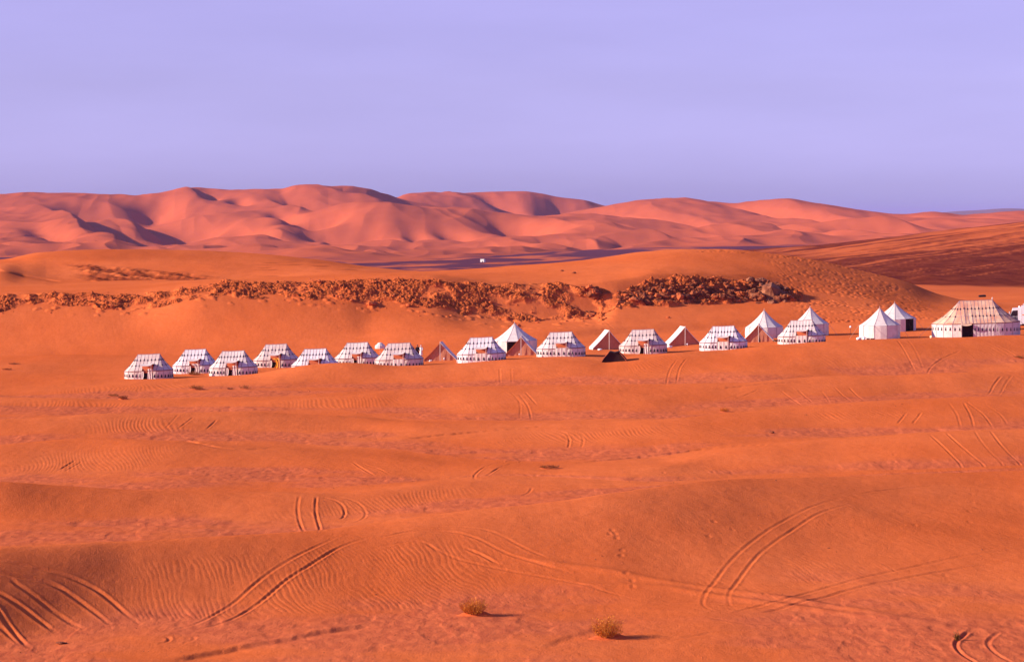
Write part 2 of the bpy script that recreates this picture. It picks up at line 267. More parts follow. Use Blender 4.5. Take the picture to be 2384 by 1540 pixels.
TRACKS = [
 [(-60,1292),(0,1304),(75,1319),(150,1339),(200,1359),(240,1384),(280,1416),(325,1449)],
 [(-60,1320),(0,1331),(60,1344),(125,1361),(165,1384),(210,1416),(255,1449)],
 [(20,1344),(65,1376),(115,1414),(165,1446),(195,1461)], [(-30,1362),(0,1379),(40,1404),(85,1436),(130,1466)],
 [(-20,1400),(0,1424),(25,1459),(55,1489),(70,1501)], [(-30,1436),(0,1454),(30,1479),(50,1494)],
 [(390,1469),(465,1446),(510,1421),(550,1394),(590,1359),(650,1316),(725,1276),(790,1244)],
 [(440,1469),(530,1444),(565,1424),(610,1394),(665,1349),(720,1314),(800,1266),(850,1249)],
 [(860,1268),(975,1256),(1025,1279),(1075,1299),(1192,1325),(1330,1352),(1500,1400)], [(880,1246),(980,1232),(1050,1234),(1110,1249),(1150,1269),(1192,1289),(1330,1330)], [(1080,1270),(1120,1286),(1160,1308)],
 [(960,1222),(1060,1222),(1140,1232),(1192,1256),(1227,1274),(1290,1302)],
 [(1992,1151),(1917,1174),(1842,1204),(1782,1239),(1732,1276),(1687,1319),(1657,1359),(1637,1389),(1634,1404),(1652,1419),(1682,1429)],
 [(2012,1164),(1892,1204),(1837,1239),(1782,1276),(1742,1316),(1717,1349),(1697,1379),(1694,1399),(1712,1416)],
 [(1687,1433),(1742,1416),(1817,1396),(1892,1371),(1992,1344),(2117,1316),(2242,1291),(2420,1268)],
 [(1742,1431),(1817,1416),(1872,1399),(1992,1364),(2092,1344),(2242,1316),(2342,1304)],
 [(2262,1464),(2237,1484),(2222,1499),(2232,1516),(2267,1539),(2320,1570)], [(2332,1464),(2312,1479),(2297,1494),(2312,1516),(2352,1539),(2400,1565)],
 [(697,1150),(692,1178),(697,1208),(710,1233)], [(737,1150),(734,1178),(740,1208),(755,1232)],
 [(745,1150),(800,1153),(840,1170),(855,1190),(840,1203),(800,1215),(715,1230)], [(750,1153),(785,1160),(805,1183),(800,1198),(750,1203)],
 [(820,1068),(870,1105)], [(840,1070),(895,1095),(905,1104)], [(1215,1060),(1185,1066),(1125,1088),(1100,1113),(1115,1118)], [(1220,1066),(1170,1085),(1135,1107)],
 [(1240,1135),(1235,1150),(1200,1160),(1140,1168)],
 [(190,1073),(150,1095)], [(175,1070),(135,1093)], [(415,965),(385,1000)], [(450,970),(415,1000)], [(505,975),(480,1000)],
 [(1175,915),(1212,938),(1210,976)], [(1207,918),(1232,948),(1237,976)], [(1222,913),(1252,943)], [(1190,915),(1222,945)],
 [(1577,833),(1557,863),(1550,898)], [(1600,830),(1580,858),(1575,893)], [(1190,858),(1192,893)], [(1163,858),(1165,893)],
 [(2087,792),(2107,823),(2132,863)], [(2112,792),(2132,823),(2152,861)], [(2017,802),(2060,815),(2102,833)], [(2010,806),(2045,818),(2090,842)],
 [(2207,938),(2227,963),(2237,1000)], [(2242,938),(2260,968),(2267,997)], [(2247,936),(2287,963),(2312,998)], [(2292,943),(2332,968),(2347,993)],
 [(2162,1015),(2205,1055),(2247,1095)], [(2199,1010),(2247,1053),(2302,1095)], [(2267,1006),(2292,1043),(2347,1095)], [(2304,1006),(2342,1053),(2390,1094)],
 [(2332,870),(2312,893),(2300,918)], [(2357,868),(2337,893),(2325,918)], [(1942,903),(1982,938)], [(1977,903),(2012,936)], [(1912,910),(1932,940)],
 [(1857,908),(1892,940)], [(1817,910),(1867,945)], [(1757,903),(1700,922),(1642,943)], [(1767,906),(1710,928)],
 [(1322,1038),(1329,1023),(1317,1008),(1289,1003)], [(1352,1038),(1362,1023),(1352,1010),(1327,1003)], [(2090,985),(2110,960)], [(2125,985),(2145,960)],
 [(1390,742),(1420,770)], [(1402,742),(1432,770)], [(1790,600),(1830,640),(1850,665)], [(1798,600),(1838,640),(1856,660)], [(1255,640),(1310,632)], [(690,912),(720,908),(760,920)],
 [(1700,1020),(1640,1000),(1560,985),(1460,975)], [(1712,1008),(1660,990),(1580,975)], [(2384,1135),(2200,1128),(2050,1140),(1985,1152)], [(560,1470),(700,1455),(900,1445),(1080,1440)], [(1560,1490),(1700,1470),(1900,1462),(2150,1462)],
 [(1640,1440),(1760,1452),(1900,1452),(2040,1446)], [(1500,1408),(1620,1402),(1760,1412),(1880,1424)], [(2384,1010),(2200,1000),(2090,990)], [(60,1085),(0,1082)], [(1480,905),(1370,915),(1290,940)], [(2240,820),(2180,845),(2150,868)],
 [(365,1500),(395,1494),(400,1484),(385,1482)], [(425,1498),(455,1490),(458,1482),(440,1480)],
]
for q, P in enumerate(TRACKS):
    T = trace(P); w0 = .125
    ii, d_, sd_, tp = dist_poly(T, None, 2.0, .45)
    w = np.maximum(w0, 1.25*PX[ii]); dep = np.minimum(.40*w, .12)*(.75+.25*np.sin(q*2.1))*(sstep(0, .25, tp) if q in (12, 13) else sstep(0, .1, tp))*(1-.8*sstep(.8, 1, tp))
    if q in (16, 17) or q < 6: dep = dep*1.5
    if q in (14, 15): dep = dep*1.7
    if q in (12, 13): dep = dep*.62
    if q in (6, 7): dep = dep*.8
    dep = dep*np.clip(.95+.45*noise(X[ii]/1.3, Y[ii]/2.4, 300+q), .4, 1.4)
    r = d_/w
    DZ[ii] += dep*(-np.exp(-r*r*1.6)+.55*np.exp(-((r-1.55)*1.6)**2))
    G['ripple'][ii] *= sstep(.5, 1.5, r)
# raised pale ridge of an old track
for P in ([(1192,1289),(1292,1309),(1442,1331),(1542,1351),(1642,1364),(1827,1389),(1942,1409),(2092,1439),(2217,1458)], [(1317,1359),(1542,1364),(1642,1379),(1842,1409),(2042,1439),(2142,1454)]):
    ii, d_, sd_, tp = dist_poly(trace(P, 14), None, 4.0)
    DZ[ii] += .11*np.exp(-(d_/.7)**2)*sstep(0, .1, tp)*(1-sstep(.9, 1, tp))
# crusty little scarps: step down on the camera side
for P, hgt in (([(380,1545),(500,1521),(600,1502),(700,1485),(750,1472),(850,1457),(900,1452)], .18), ([(120,1226),(300,1216),(470,1221),(640,1214)], .12), ([(1250,1512),(1350,1475),(1440,1448),(1500,1440)], .07),
               ([(930,1020),(1100,1003),(1200,998),(1300,992)], .16), ([(1320,1075),(1500,1058),(1700,1042),(1860,1034)], .14), ([(420,1024),(560,1042),(640,1038)], .12), ([(1150,1425),(1400,1418),(1600,1422)], .05), ([(2190,1450),(2384,1448)], .12), ([(850,1520),(1000,1498),(1192,1490)], .05), ([(1650,905),(1800,893),(1900,890)], .14)):
    ii, d_, sd_, tp = dist_poly(trace(P, 10), None, 3.0)
    rag = .8+.3*np.clip(fbm(X[ii]/2.2, Y[ii]/3, 99, 3)+.3, 0, 1)
    w = np.maximum(.55, 1.2*PX[ii]*3)
    sg = sd_*d_; en = sstep(0, .15, tp)*(1-sstep(.85, 1, tp))
    st_ = 1/(1+np.exp(-np.clip((sg+.16*noise(X[ii]/2.5, Y[ii]/4, 98)+.14*noise(X[ii]/.6, Y[ii]/2.0, 97))/.14, -30, 30)))
    DZ[ii] += en*hgt*rag*(-st_*np.exp(-(d_/(w*1.6))**1.5)+.4*(1-st_)*np.exp(-(d_/(w*1.3))**2))
# footprints and scuffed dents
FEET = [(2262,1145),(2264,1165),(2257,1188),(2257,1210),(1425,1232),(1420,1240),(1432,1240),(1436,1250),(2082,1063),(2084,1078),(2080,1093),(1662,1218),(1705,1235),(1650,1250),(1457,1334),(1472,1349),(1474,1365),(1446,1290),(1448,1278),(2130,1220),(2200,1333),(1780,1380),(2312,905),(1545,1100),(1660,1096)]
for f_ in FEET:
    h_ = hit(*f_); w = max(.16, 1.8*h_[1]/F0*K)*(1.0 if f_ in ((1662,1218),(1705,1235),(1650,1250)) else 1)
    m = np.where((abs(X-h_[0]*K) < 4*w) & (abs(Y-h_[1]*K) < 6*w)); r2 = ((X[m]-h_[0]*K)/w)**2+((Y[m]-h_[1]*K)/(2.2*w))**2
    DZ[m] += .24*w*(-np.exp(-r2)+.22*np.exp(-(np.sqrt(r2)-1.7)**2*3))
# trampled right flank of the rounded dune
i0 = np.where(rows('slip'))[0][0]; i1 = np.where(rows('leftdune'))[0][0]; e = slice(i0, i1)
uu, yi = UU[e], YI[e]
tr = sstep(1740, 1840, uu+(yi-600)*-.6)*(1-sstep(2080, 2180, uu-(yi-690)*1.2+0*uu))*sstep(-.25, .25, noise(X[e]/7, Y[e]/7, 110)+.12)
tr = np.maximum(tr, sstep(1560, 1650, uu)*(1-sstep(584, 600, yi))*sstep(-.1, .3, noise(X[e]/3, Y[e]/6, 111)))
cd, ci = clods(X[e]/.95, Y[e]/1.25, 112)
DZ[e] += -tr*.20*np.exp(-(cd/.32)**2)*(ci > .35)+tr*.05*noise(X[e]/.9, Y[e]/1.2, 113)
# ---- the rubble-crusted scarp
yb = np.interp(US, [-1400, -300, 0, 60, 200, 300, 350, 470, 520, 640, 800, 865, 900, 1000, 1060, 1140, 1200, 1300, 1370, 1400, 1440, 1520, 1700, 1860, 1875],
               [735, 735, 732, 705, 716, 724, 716, 692, 690, 688, 700, 713, 704, 716, 722, 742, 748, 745, 738, 742, 712, 712, 704, 700, 690])
yt = np.interp(US, [-1400, 0, 200, 300, 480, 520, 640, 800, 900, 1000, 1150, 1290, 1400, 1430, 1480, 1530, 1650, 1760, 1850, 1875],
               [684, 684, 682, 684, 664, 654, 656, 650, 648, 650, 662, 658, 672, 690, 662, 650, 648, 655, 678, 690])
rag = 9*fbm(X[e]/5, Y[e]/3, 120, 3)
msk = sstep(-1, 4, (yb+rag)[...]-yi)*sstep(-1, 5, yi-(yt+.5*rag))*(uu < 1870)*(GD[e] < 392)
dens = np.interp(US, [-1400, 0, 60, 130, 250, 300, 480, 520, 900, 1150, 1230, 1360, 1400, 1425, 1450, 1870], [.4, .4, .25, .55, .7, .35, .35, .65, .9, .6, .35, .4, .7, .1, .8, 1])
msk = msk*sstep(1-dens-.45, 1-dens+.15, fbm(X[e]/6, Y[e]/3.5, 121, 3)*.8+.5)
G['rock'][e] = msk
c1, i1_ = clods((X[e]*.8-GZ[e]*K*.9)/1.3+.25*noise(X[e], Y[e], 122), (Y[e]*.6+GZ[e]*K*.5+X[e]*.25)/1.0, 123); c2, i2_ = clods(X[e]/.55, Y[e]/.55, 124)
DZ[e] += msk*(.46*(np.sqrt(np.clip(1-c1*1.25, 0, 1))*(.35+.9*i1_)-.3)+.30*(np.clip(1-c2*1.3, 0, 1)*(.3+i2_))+.35*noise(X[e]/3.2, Y[e]/2.4, 125))
cap = sstep(1450, 1560, uu)*(1-sstep(1780, 1850, uu))*sstep(0, 6, yi-(632+((uu-1620)/200)**2*12))*(1-sstep(658, 672, yi))
cap = np.maximum(cap, .7*sstep(980, 1040, uu)*(1-sstep(1180, 1300, uu))*sstep(0, 3, yi-(640+(uu-1000)*.09))*(1-sstep(9, 14, yi-(640+(uu-1000)*.09))))
G['brown'][e] = np.maximum(G['brown'][e], .32*cap*(.7+.6*noise(X[e]/3, Y[e]/3, 127)))
oc = msk*sstep(1436, 1470, uu)*(1-.8*np.exp(-((uu-1741)/5)**2)); cb, ib = clods(X[e]/2.3+.4*noise(X[e]/1.5, Y[e]/1.5, 128), (Y[e]*.7+GZ[e]*K*.6)/1.6, 129)
DZ[e] += oc*(1.3*np.sqrt(np.clip(1-cb*1.15, 0, 1))*(.2+.9*ib)-.35); G['brown'][e] = np.maximum(G['brown'][e], oc*(.25+.45*sstep(.35, .75, cb)))  # brown outcrop tone, with crevice shade painted in between the clods
# scattered clods fallen below it
fall = sstep(-34, -4, (yb-4)-yi)*(1-sstep(-4, 6, (yb-yi)))*(uu < 1450)*(uu > 20)
DZ[e] += fall*.3*np.sqrt(np.clip(1-c1*1.9, 0, 1))*(i1_ > .80)
# rocky streaks on the dune at the left, behind the scarp
i_ = np.where(rows('leftdune'))[0]; e = slice(i_[0], i_[-1]+1); uu, yi = UU[e], YI[e]
st = uu-150; line = (yi-612)-(uu-160)*.085
m_ = sstep(140, 200, uu-1.0*(yi-612))*(1-sstep(440, 560, uu-(yi-655)*1.5))*sstep(-3, 4, line)*(1-sstep(34, 46, line))
sk = noise((uu*.30+(yi*2.2))/60, (yi*1.0-uu*.17)/6.0, 130)
G['rock'][e] = .25*m_*sstep(-.35, .05, sk+.12)
q_ = (yi-uu*.18)/9.0
DZ[e] += m_*(.6*noise(uu/85, q_*.8, 131)+.35*noise(X[e]/4, Y[e]/6, 132)+.25*noise(X[e]/1.6, Y[e]/3, 133))
edge = sstep(0, 3, yi-(626+uu*.20))*(1-sstep(5, 13, yi-(626+uu*.20)))*(1-sstep(140, 190, uu))
stk = noise((uu-(yi-612)*4)/150, (yi-uu*.11)/7.5, 135)+.5*noise((uu-(yi-612)*4)/50, (yi-uu*.11)/3.2, 136)
G['brown'][e] = np.clip(np.maximum.reduce([.30*m_*sstep(-.25, .25, stk)+.70*m_*sstep(-.6, .0, stk), .7*edge, .35*sstep(.2, .5, noise(uu/60, yi/3, 134))*sstep(560, 640, uu)*(1-sstep(640, 660, yi))*sstep(600, 612, yi), .22*sstep(60, 260, uu)*(1-sstep(300, 600, uu))*(1-sstep(598, 612, yi))]), 0, 1)
DZ[e] += -.4*m_*sstep(-.1, .4, stk)-.6*edge
# brown gravel hill at the right with wind-blown streaks of sand
i_ = np.where(rows('brown'))[0]; e = slice(i_[0], i_[-1]+1); uu, yi = UU[e], YI[e]; t = TT[e][:, None]
ys_ = yi+(uu-2150)*.13+((uu-2150)/400)**2*3; st = fbm(uu/420+.15*noise(uu/90, t*4, 140), ys_/8.0, 141, 3)
st2 = fbm(uu/300, ys_/3.2, 147, 4)
bell = np.exp(-((t-.70)/.22)**2)
sand = .85*sstep(-.05, .95, st*.5+st2*.75+.85*bell-.10)*(1-sstep(.93, .985, t))*sstep(.05, .2, t)*sstep(1850, 2150, uu+300*t)
G['brown'][e] = (1-sand*.9)*sstep(.0, .05, t)
DZ[e] += 1.2*noise(X[e]/60, Y[e]/90, 142)+.35*noise(X[e]/14, Y[e]/25, 143)
i_ = np.where(rows('back'))[0]; i_ = i_[(GD[i_, 600] > 1200)]; G['brown'][i_] = 1
# plain
i_ = np.where(rows('plain'))[0]; e = slice(i_[0], i_[-1]+1)
st = fbm(UU[e]/150, (YI[e]+UU[e]*.03)/5.5, 145, 4)
G['dark'][e] = 1-.8*sstep(.0, .75, st); DZ[e] += 1.2*noise(X[e]/90, Y[e]/90, 146)
# ---- distant dune sea
i0 = np.where(rows('far'))[0][0]; e = slice(i0, NR); xx, yy_ = X[e], Y[e]
fade = sstep(0, .5, TT[e][:, None]+(SEG[e] > NSPLIT)[:, None]); skyl = np.exp(-np.abs(GD[e]-5100)/500)
def ridg(x, y, s): 
    wx = x+.35*noise(x*.7, y*.7, s+3); return 1-np.abs(noise(wx, y+.35*noise(x*.8, y*.8, s+4), s))*2.2
lowb = np.exp(-((GD[e]-3250)/500)**2)
DZ[e] += fade*(11*(noise(xx/520, yy_/700, 151))*(1-skyl)+5.0*noise(xx/170+yy_/800, yy_/330, 152)*(1-.8*skyl)+(7.0*ridg(xx/300+yy_/900, yy_/420, 156)-3.5)*(1-.85*skyl)+2.0*noise(xx/70, yy_/170, 153)*(.4+lowb)*(1-.7*skyl)+7.0*lowb*(ridg(xx/150+.3*noise(xx/400, yy_/300, 159), yy_/190, 154)-.4)+1.6*(ridg(xx/75+yy_/400, yy_/230, 157)-.5)+1.1*noise(xx/34, yy_/120, 158))*sstep(-1, 0, -SEG[e]+len(KD)-4)[:, None]
G['dark'][e] += .5*(1-fade)*sstep(0, .4, fbm(UU[e]/130, YI[e]/4, 155))
SLIP = [(95,492,120,14,.2),(150,506,56,22,0),(185,536,92,46,.2),(88,548,54,30,1),(290,500,70,14,.3),(445,440,44,16,.2),(470,448,40,16,1),(335,478,90,20,1),(548,467,40,16,1),(420,536,56,20,1),(535,526,60,22,1),(495,545,60,12,.2),(590,552,50,10,.2),
        (660,484,54,26,.4),(655,498,50,14,1),(600,574,50,12,.2),(742,560,60,14,1),(770,545,44,24,1),(838,542,70,26,1),(890,545,50,14,1),(962,536,44,30,1),(1035,540,44,30,1),(1180,530,70,40,1),(1105,462,100,40,.3),(1160,470,90,30,1),(1240,468,110,44,.6),
        (830,444,120,36,.7),(900,450,110,30,.7),(755,438,70,14,.3),(1605,510,60,14,.3),(1655,510,50,12,1),(1740,480,110,40,1),(1870,500,90,30,1),(1870,512,60,12,.2),(1480,500,110,26,1),(1400,530,60,10,.2),(1520,545,60,9,.2),(1700,523,50,9,.2),(1800,530,60,9,.2),(1960,530,60,10,.2),(2060,522,70,9,.3),
        (1380,560,60,8,.3),(1250,560,60,8,.3),(2150,505,70,16,1),(240,572,90,7,.2),(340,575,80,7,.2),(480,570,70,8,.2),(700,512,120,14,1),(380,508,150,16,1),(250,560,70,8,.3),(900,575,70,9,.3),(1050,572,60,8,.3),(640,535,70,9,.3)]
sdx, sdy = math.cos(R(SUN_AZ)), math.sin(R(SUN_AZ))
for (u, y, wpx, vpx, soft) in SLIP:
    h_ = hit(u, y); cx, cy = h_[0]*K, h_[1]*K; wm = wpx*h_[1]/F0*K*(1.5 if y > 515 else 1.0)
    A = wm*.56; ax, ay = 1, .15; n_ = math.hypot(ax, ay); ax /= n_; ay /= n_
    s = (X[e]-cx)*ax+(Y[e]-cy)*ay; tv = -(X[e]-cx)*ay+(Y[e]-cy)*ax
    slope_v = max(abs(np.interp(h_[1]+60, GD[:, int(col_of(u))], YI[:, int(col_of(u))])-np.interp(h_[1]-60, GD[:, int(col_of(u))], YI[:, int(col_of(u))])), 1.5)/(120*K)
    wt = min(max(vpx/slope_v*.6, wm*.6), wm*5)
    s = s+.12*wm*np.sin(tv/wt*2.2+u)+ .10*tv
    up = .08 if y < 480 else .25
    prof = np.where(s < 0, up*np.exp(-(s/(wm*1.5))**2*2), np.where(s < wm*.85, up-(s/(wm*.85))**(1+.5*soft), (up-1)*np.exp(-((s-wm*.85)/(wm*1.6))**2)))
    if soft >= .9: prof = -.80*np.exp(-((s-wm*.35)/(wm*.55))**2)
    DZ[e] += A*prof*np.exp(-(tv/wt)**2)*.9
GZf = GZ*K+DZ
YI2 = YH+(EYE*K-GZf)*F0/np.maximum(GD*K, 1)
def ground(x, y):     # metres in, metres out
    d = y/K; u = UC+(x/K)*F0/max(d, 1e-3); c = col_of(u); a = int(c); b = min(a+1, NU-1); f = c-a
    return float((1-f)*np.interp(d, GD[:, a], GZf[:, a])+f*np.interp(d, GD[:, b], GZf[:, b]))
def spot(u, y):       # metres of the point seen at column u, row y
    h_ = hit(u, y); x, d = h_[0]*K, h_[1]*K; return x, d, ground(x, d)
def at(u, d):         # metres of the ground point in column u at distance d (units)
    x = (u-UC)/F0*d*K; return x, d*K, ground(x, d*K)

# ---------------------------------------------------------------- materials
def mat(name, base, rough=.85, bump=None, var=None, spec=.2):
    m = bpy.data.materials.new(name); m.use_nodes = True; n = m.node_tree; b = n.nodes['Principled BSDF']
    b.inputs['Base Color'].default_value = (*base, 1); b.inputs['Roughness'].default_value = rough
    b.inputs['Specular IOR Level'].default_value = spec
    if var or bump:
        t = n.nodes.new('ShaderNodeTexCoord')
    if var:
        sc_, amt, c2 = var; z = n.nodes.new('ShaderNodeTexNoise'); z.inputs['Scale'].default_value = sc_; z.inputs['Detail'].default_value = 5
        n.links.new(t.outputs['Object'], z.inputs[0]); mx = n.nodes.new('ShaderNodeMix'); mx.data_type = 'RGBA'
        mr = n.nodes.new('ShaderNodeMapRange'); mr.inputs[1].default_value = .35; mr.inputs[2].default_value = .7; mr.inputs[4].default_value = amt
        n.links.new(z.outputs[0], mr.inputs[0]); n.links.new(mr.outputs[0], mx.inputs[0])
        mx.inputs[6].default_value = (*base, 1); mx.inputs[7].default_value = (*c2, 1); n.links.new(mx.outputs[2], b.inputs['Base Color'])
    if bump:
        z = n.nodes.new('ShaderNodeTexNoise'); z.inputs['Scale'].default_value = bump[0]; z.inputs['Detail'].default_value = 4
        n.links.new(t.outputs['Object'], z.inputs[0]); bp = n.nodes.new('ShaderNodeBump'); bp.inputs['Distance'].default_value = bump[1]
        n.links.new(z.outputs[0], bp.inputs['Height']); n.links.new(bp.outputs[0], b.inputs['Normal'])
    return m
def sand_material(name, near=True):
    m = bpy.data.materials.new(name); m.use_nodes = True; n = m.node_tree; b = n.nodes['Principled BSDF']; b.inputs['Roughness'].default_value = 1; b.inputs['Specular IOR Level'].default_value = 0
    N = n.nodes.new; LL = n.links.new
    geo = N('ShaderNodeNewGeometry')
    def nz_(scale, det=4, stretch=None):
        z = N('ShaderNodeTexNoise'); z.inputs['Scale'].default_value = scale; z.inputs['Detail'].default_value = det
        if stretch:
            mp_ = N('ShaderNodeMapping'); mp_.inputs[3].default_value = stretch; LL(geo.outputs['Position'], mp_.inputs[0]); LL(mp_.outputs[0], z.inputs[0])
        else: LL(geo.outputs['Position'], z.inputs[0])
        return z.outputs[0]
    def mr_(s, a, c, lo=0., hi=1.):
        r = N('ShaderNodeMapRange'); r.inputs[1].default_value = a; r.inputs[2].default_value = c; r.inputs[3].default_value = lo; r.inputs[4].default_value = hi; LL(s, r.inputs[0]); return r.outputs[0]
    def mx_(f, a, c):
        x = N('ShaderNodeMix'); x.data_type = 'RGBA'
        for s_, v in ((0, f), (6, a), (7, c)):
            if isinstance(v, tuple): x.inputs[s_].default_value = (*v, 1)
            elif isinstance(v, float): x.inputs[s_].default_value = v
            else: LL(v, x.inputs[s_])
        return x.outputs[2]
    def at_(nm):
        a = N('ShaderNodeAttribute'); a.attribute_name = nm; return a.outputs['Fac']
    def mul_(a, c):
        x = N('ShaderNodeMath'); x.operation = 'MULTIPLY'
        for i_, v in enumerate((a, c)):
            if isinstance(v, float): x.inputs[i_].default_value = v
            else: LL(v, x.inputs[i_])
        return x.outputs[0]
    col = mx_(mr_(nz_(.035, 5), .35, .65), SAND_A, SAND_B)
    col = mx_(mul_(mr_(nz_(.5, 6), .4, .7), .35), col, SAND_C)
    grain = nz_(7.0, 5)
    col = mx_(mul_(mr_(grain, .42, .72), .42), col, SAND_D)
    col = mx_(mul_(mr_(nz_(2.3, 3), .45, .7), .28), col, SAND_C)
    grav = at_('gravel'); sp = nz_(1.6, 6, (1, .35, 1))
    gc = mx_(mr_(sp, .42, .62), GRAV_A, GRAV_B)
    col = mx_(mul_(grav, .6), col, gc)
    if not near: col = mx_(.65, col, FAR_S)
    br = at_('brown'); bc = mx_(mr_(nz_(.12, 6, (1, .4, 1)), .35, .65), BROWN_A, BROWN_B)
    col = mx_(br, col, bc)
    rk = at_('rock'); rc = mx_(mr_(nz_(1.1, 6), .4, .62), ROCK_A, ROCK_B)
    col = mx_(mul_(rk, .85), col, rc)
    col = mx_(at_('dark'), col, DARK_A)
    LL(col, b.inputs['Base Color'])
    bp = N('ShaderNodeBump'); bp.inputs['Distance'].default_value = .05 if near else .6; bp.inputs['Strength'].default_value = .7
    LL(nz_(9.0 if near else .25, 6), bp.inputs['Height'])
    if near:
        bq = N('ShaderNodeBump'); bq.inputs['Distance'].default_value = .10; bq.inputs['Strength'].default_value = .6; LL(nz_(1.3, 5, (1, .6, 1)), bq.inputs['Height']); LL(bp.outputs[0], bq.inputs['Normal']); bp = bq
    bp2 = N('ShaderNodeBump'); bp2.inputs['Distance'].default_value = .07 if near else 1.0
    LL(mul_(nz_(1.4, 7, (1, .5, 1)), grav), bp2.inputs['Height']); LL(bp.outputs[0], bp2.inputs['Normal'])
    bp3 = N('ShaderNodeBump'); bp3.inputs['Distance'].default_value = .8
    LL(mul_(nz_(2.6, 6), rk), bp3.inputs['Height']); LL(bp2.outputs[0], bp3.inputs['Normal'])
    LL(bp3.outputs[0], b.inputs['Normal'])
    return m
SAND_A, SAND_B, SAND_C, SAND_D = (.595, .121, .029), (.68, .160, .046), (.55, .106, .024), (.78, .21, .068)
GRAV_A, GRAV_B = (.61, .150, .062), (.40, .088, .046)
BROWN_A, BROWN_B = (.13, .020, .008), (.21, .040, .014)
ROCK_A, ROCK_B = (.36, .080, .022), (.60, .135, .036)
DARK_A = (.12, .035, .050)
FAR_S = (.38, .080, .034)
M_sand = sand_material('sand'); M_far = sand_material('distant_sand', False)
def tag(o, label=None, cat=None, group=None, kind=None):
    if label: o['label'] = label
    if cat: o['category'] = cat
    if group: o['group'] = group
    if kind: o['kind'] = kind
    return o
def grid_object(name, r0, r1, m):
    nr = r1-r0; v = np.stack([X[r0:r1], Y[r0:r1], GZf[r0:r1]], -1).reshape(-1, 3).astype(np.float32)
    me = bpy.data.meshes.new(name); me.vertices.add(len(v)); me.vertices.foreach_set('co', v.ravel())
    a = (np.arange(nr-1)[:, None]*NU+np.arange(NU-1)[None]).ravel(); q = np.stack([a, a+1, a+1+NU, a+NU], -1).astype(np.int32)
    me.loops.add(q.size); me.loops.foreach_set('vertex_index', q.ravel()); me.polygons.add(len(q))
    me.polygons.foreach_set('loop_start', np.arange(0, q.size, 4, dtype=np.int32)); me.polygons.foreach_set('loop_total', np.full(len(q), 4, np.int32))
    me.polygons.foreach_set('use_smooth', np.ones(len(q), bool)); me.update()
    for nme, arr in G.items():
        at_ = me.attributes.new(nme, 'FLOAT', 'POINT'); at_.data.foreach_set('value', arr[r0:r1].ravel().astype(np.float32))
    me.materials.append(m); o = bpy.data.objects.new(name, me); SC.collection.objects.link(o)
    tag(o, kind='structure'); return o
rs = np.where(rows('far'))[0][0]
grid_object('ground', 0, rs+1, M_sand)
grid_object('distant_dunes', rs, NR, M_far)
# far mesa on the horizon
mv, mf = [], []
mu = np.linspace(2060, 3300, 60); 
for i, u in enumerate(mu):
    top = 502-14*float(sstep(2060, 2300, np.array(u)))-2*math.sin(u/60.)-1.2*math.sin(u/23.)
    for k_, (d, y) in enumerate(((14000, 520), (15000, top), (16500, top), (17500, 520))):
        mv.append(((u-UC)/F0*d*K, d*K, Z_of(y, d)*K))
    if i: 
        for k_ in range(3): a = (i-1)*4+k_; mf.append((a, a+4, a+5, a+1))
me = bpy.data.meshes.new('mesa'); me.from_pydata(mv, [], mf); me.materials.append(mat('mesa_rock', (.22, .12, .10))); mo = bpy.data.objects.new('mesa', me); SC.collection.objects.link(mo); tag(mo, kind='structure')
# the dusty air
hz_ = bpy.data.meshes.new('haze'); zlo = float(min(GZf.min(), min(v[2] for v in mv)))-1.0; zhi = max(float(GZf.max()), max(v[2] for v in mv), EYE*K)+4
bx0, bx1, by0, by1 = -19000, 19000, -400, 36000
vv = [(x, y, z) for x in (bx0, bx1) for y in (by0, by1) for z in (zlo, zhi)]
hz_.from_pydata(vv, [], [(0, 1, 3, 2), (4, 6, 7, 5), (0, 4, 5, 1), (2, 3, 7, 6), (0, 2, 6, 4), (1, 5, 7, 3)])
ho = bpy.data.objects.new('haze', hz_); SC.collection.objects.link(ho); tag(ho, kind='stuff')
hm = bpy.data.materials.new('haze'); hm.use_nodes = True; n = hm.node_tree; n.nodes.remove(n.nodes['Principled BSDF'])
pv = n.nodes.new('ShaderNodeVolumePrincipled'); pv.inputs['Color'].default_value = (.38, .38, .84, 1); pv.inputs['Density'].default_value = 2.2e-5; pv.inputs['Anisotropy'].default_value = 0.0
n.links.new(pv.outputs[0], n.nodes['Material Output'].inputs['Volume']); hz_.materials.append(hm)
# ================================================================ OBJECTS
M_canvas = mat('white_canvas', (.75, .65, .57), .9, (6, .03), (1.3, .7, (.58, .46, .43)))
M_canvas_b = mat('dusty_canvas', (.70, .58, .51), .9, (6, .03), (.8, .9, (.56, .40, .34)))
M_canvas_c = mat('bright_canvas', (.78, .70, .68), .9, (6, .03), (1.0, .6, (.62, .52, .50)))
M_seam = mat('canvas_seam', (.36, .22, .23), .9)
M_motif = mat('black_motif', (.012, .008, .02), .9)
M_band = mat('red_brown_band', (.20, .045, .04), .9)
M_lining = mat('rust_lining', (.58, .15, .06), .9, None, (3, .6, (.38, .08, .03)))
M_dark_in = mat('dark_cloth_and_shade', (.035, .012, .010), .95)  # dark tent cloth, and the painted shade inside open doorways
M_yellow = mat('yellow_curtain', (.85, .42, .03), .8, None, (2, .6, (.75, .16, .03)))
M_cream = mat('cream_bounce_canvas', (.74, .50, .32), .9, (5, .04), (.7, 1.0, (.66, .27, .16)))  # cream roof cloth; the sand's orange bounce light is mixed into its colour
M_brown_c = mat('brown_canvas', (.50, .19, .10), .9, (5, .03), (1.5, .6, (.62, .26, .15)))
M_pole = mat('pale_pole', (.62, .48, .42), .6)
M_black_wool = mat('black_wool', (.018, .010, .010), .95, (8, .04), (3, .5, (.05, .02, .012)))
M_rope = mat('rope', (.50, .38, .30), .9)
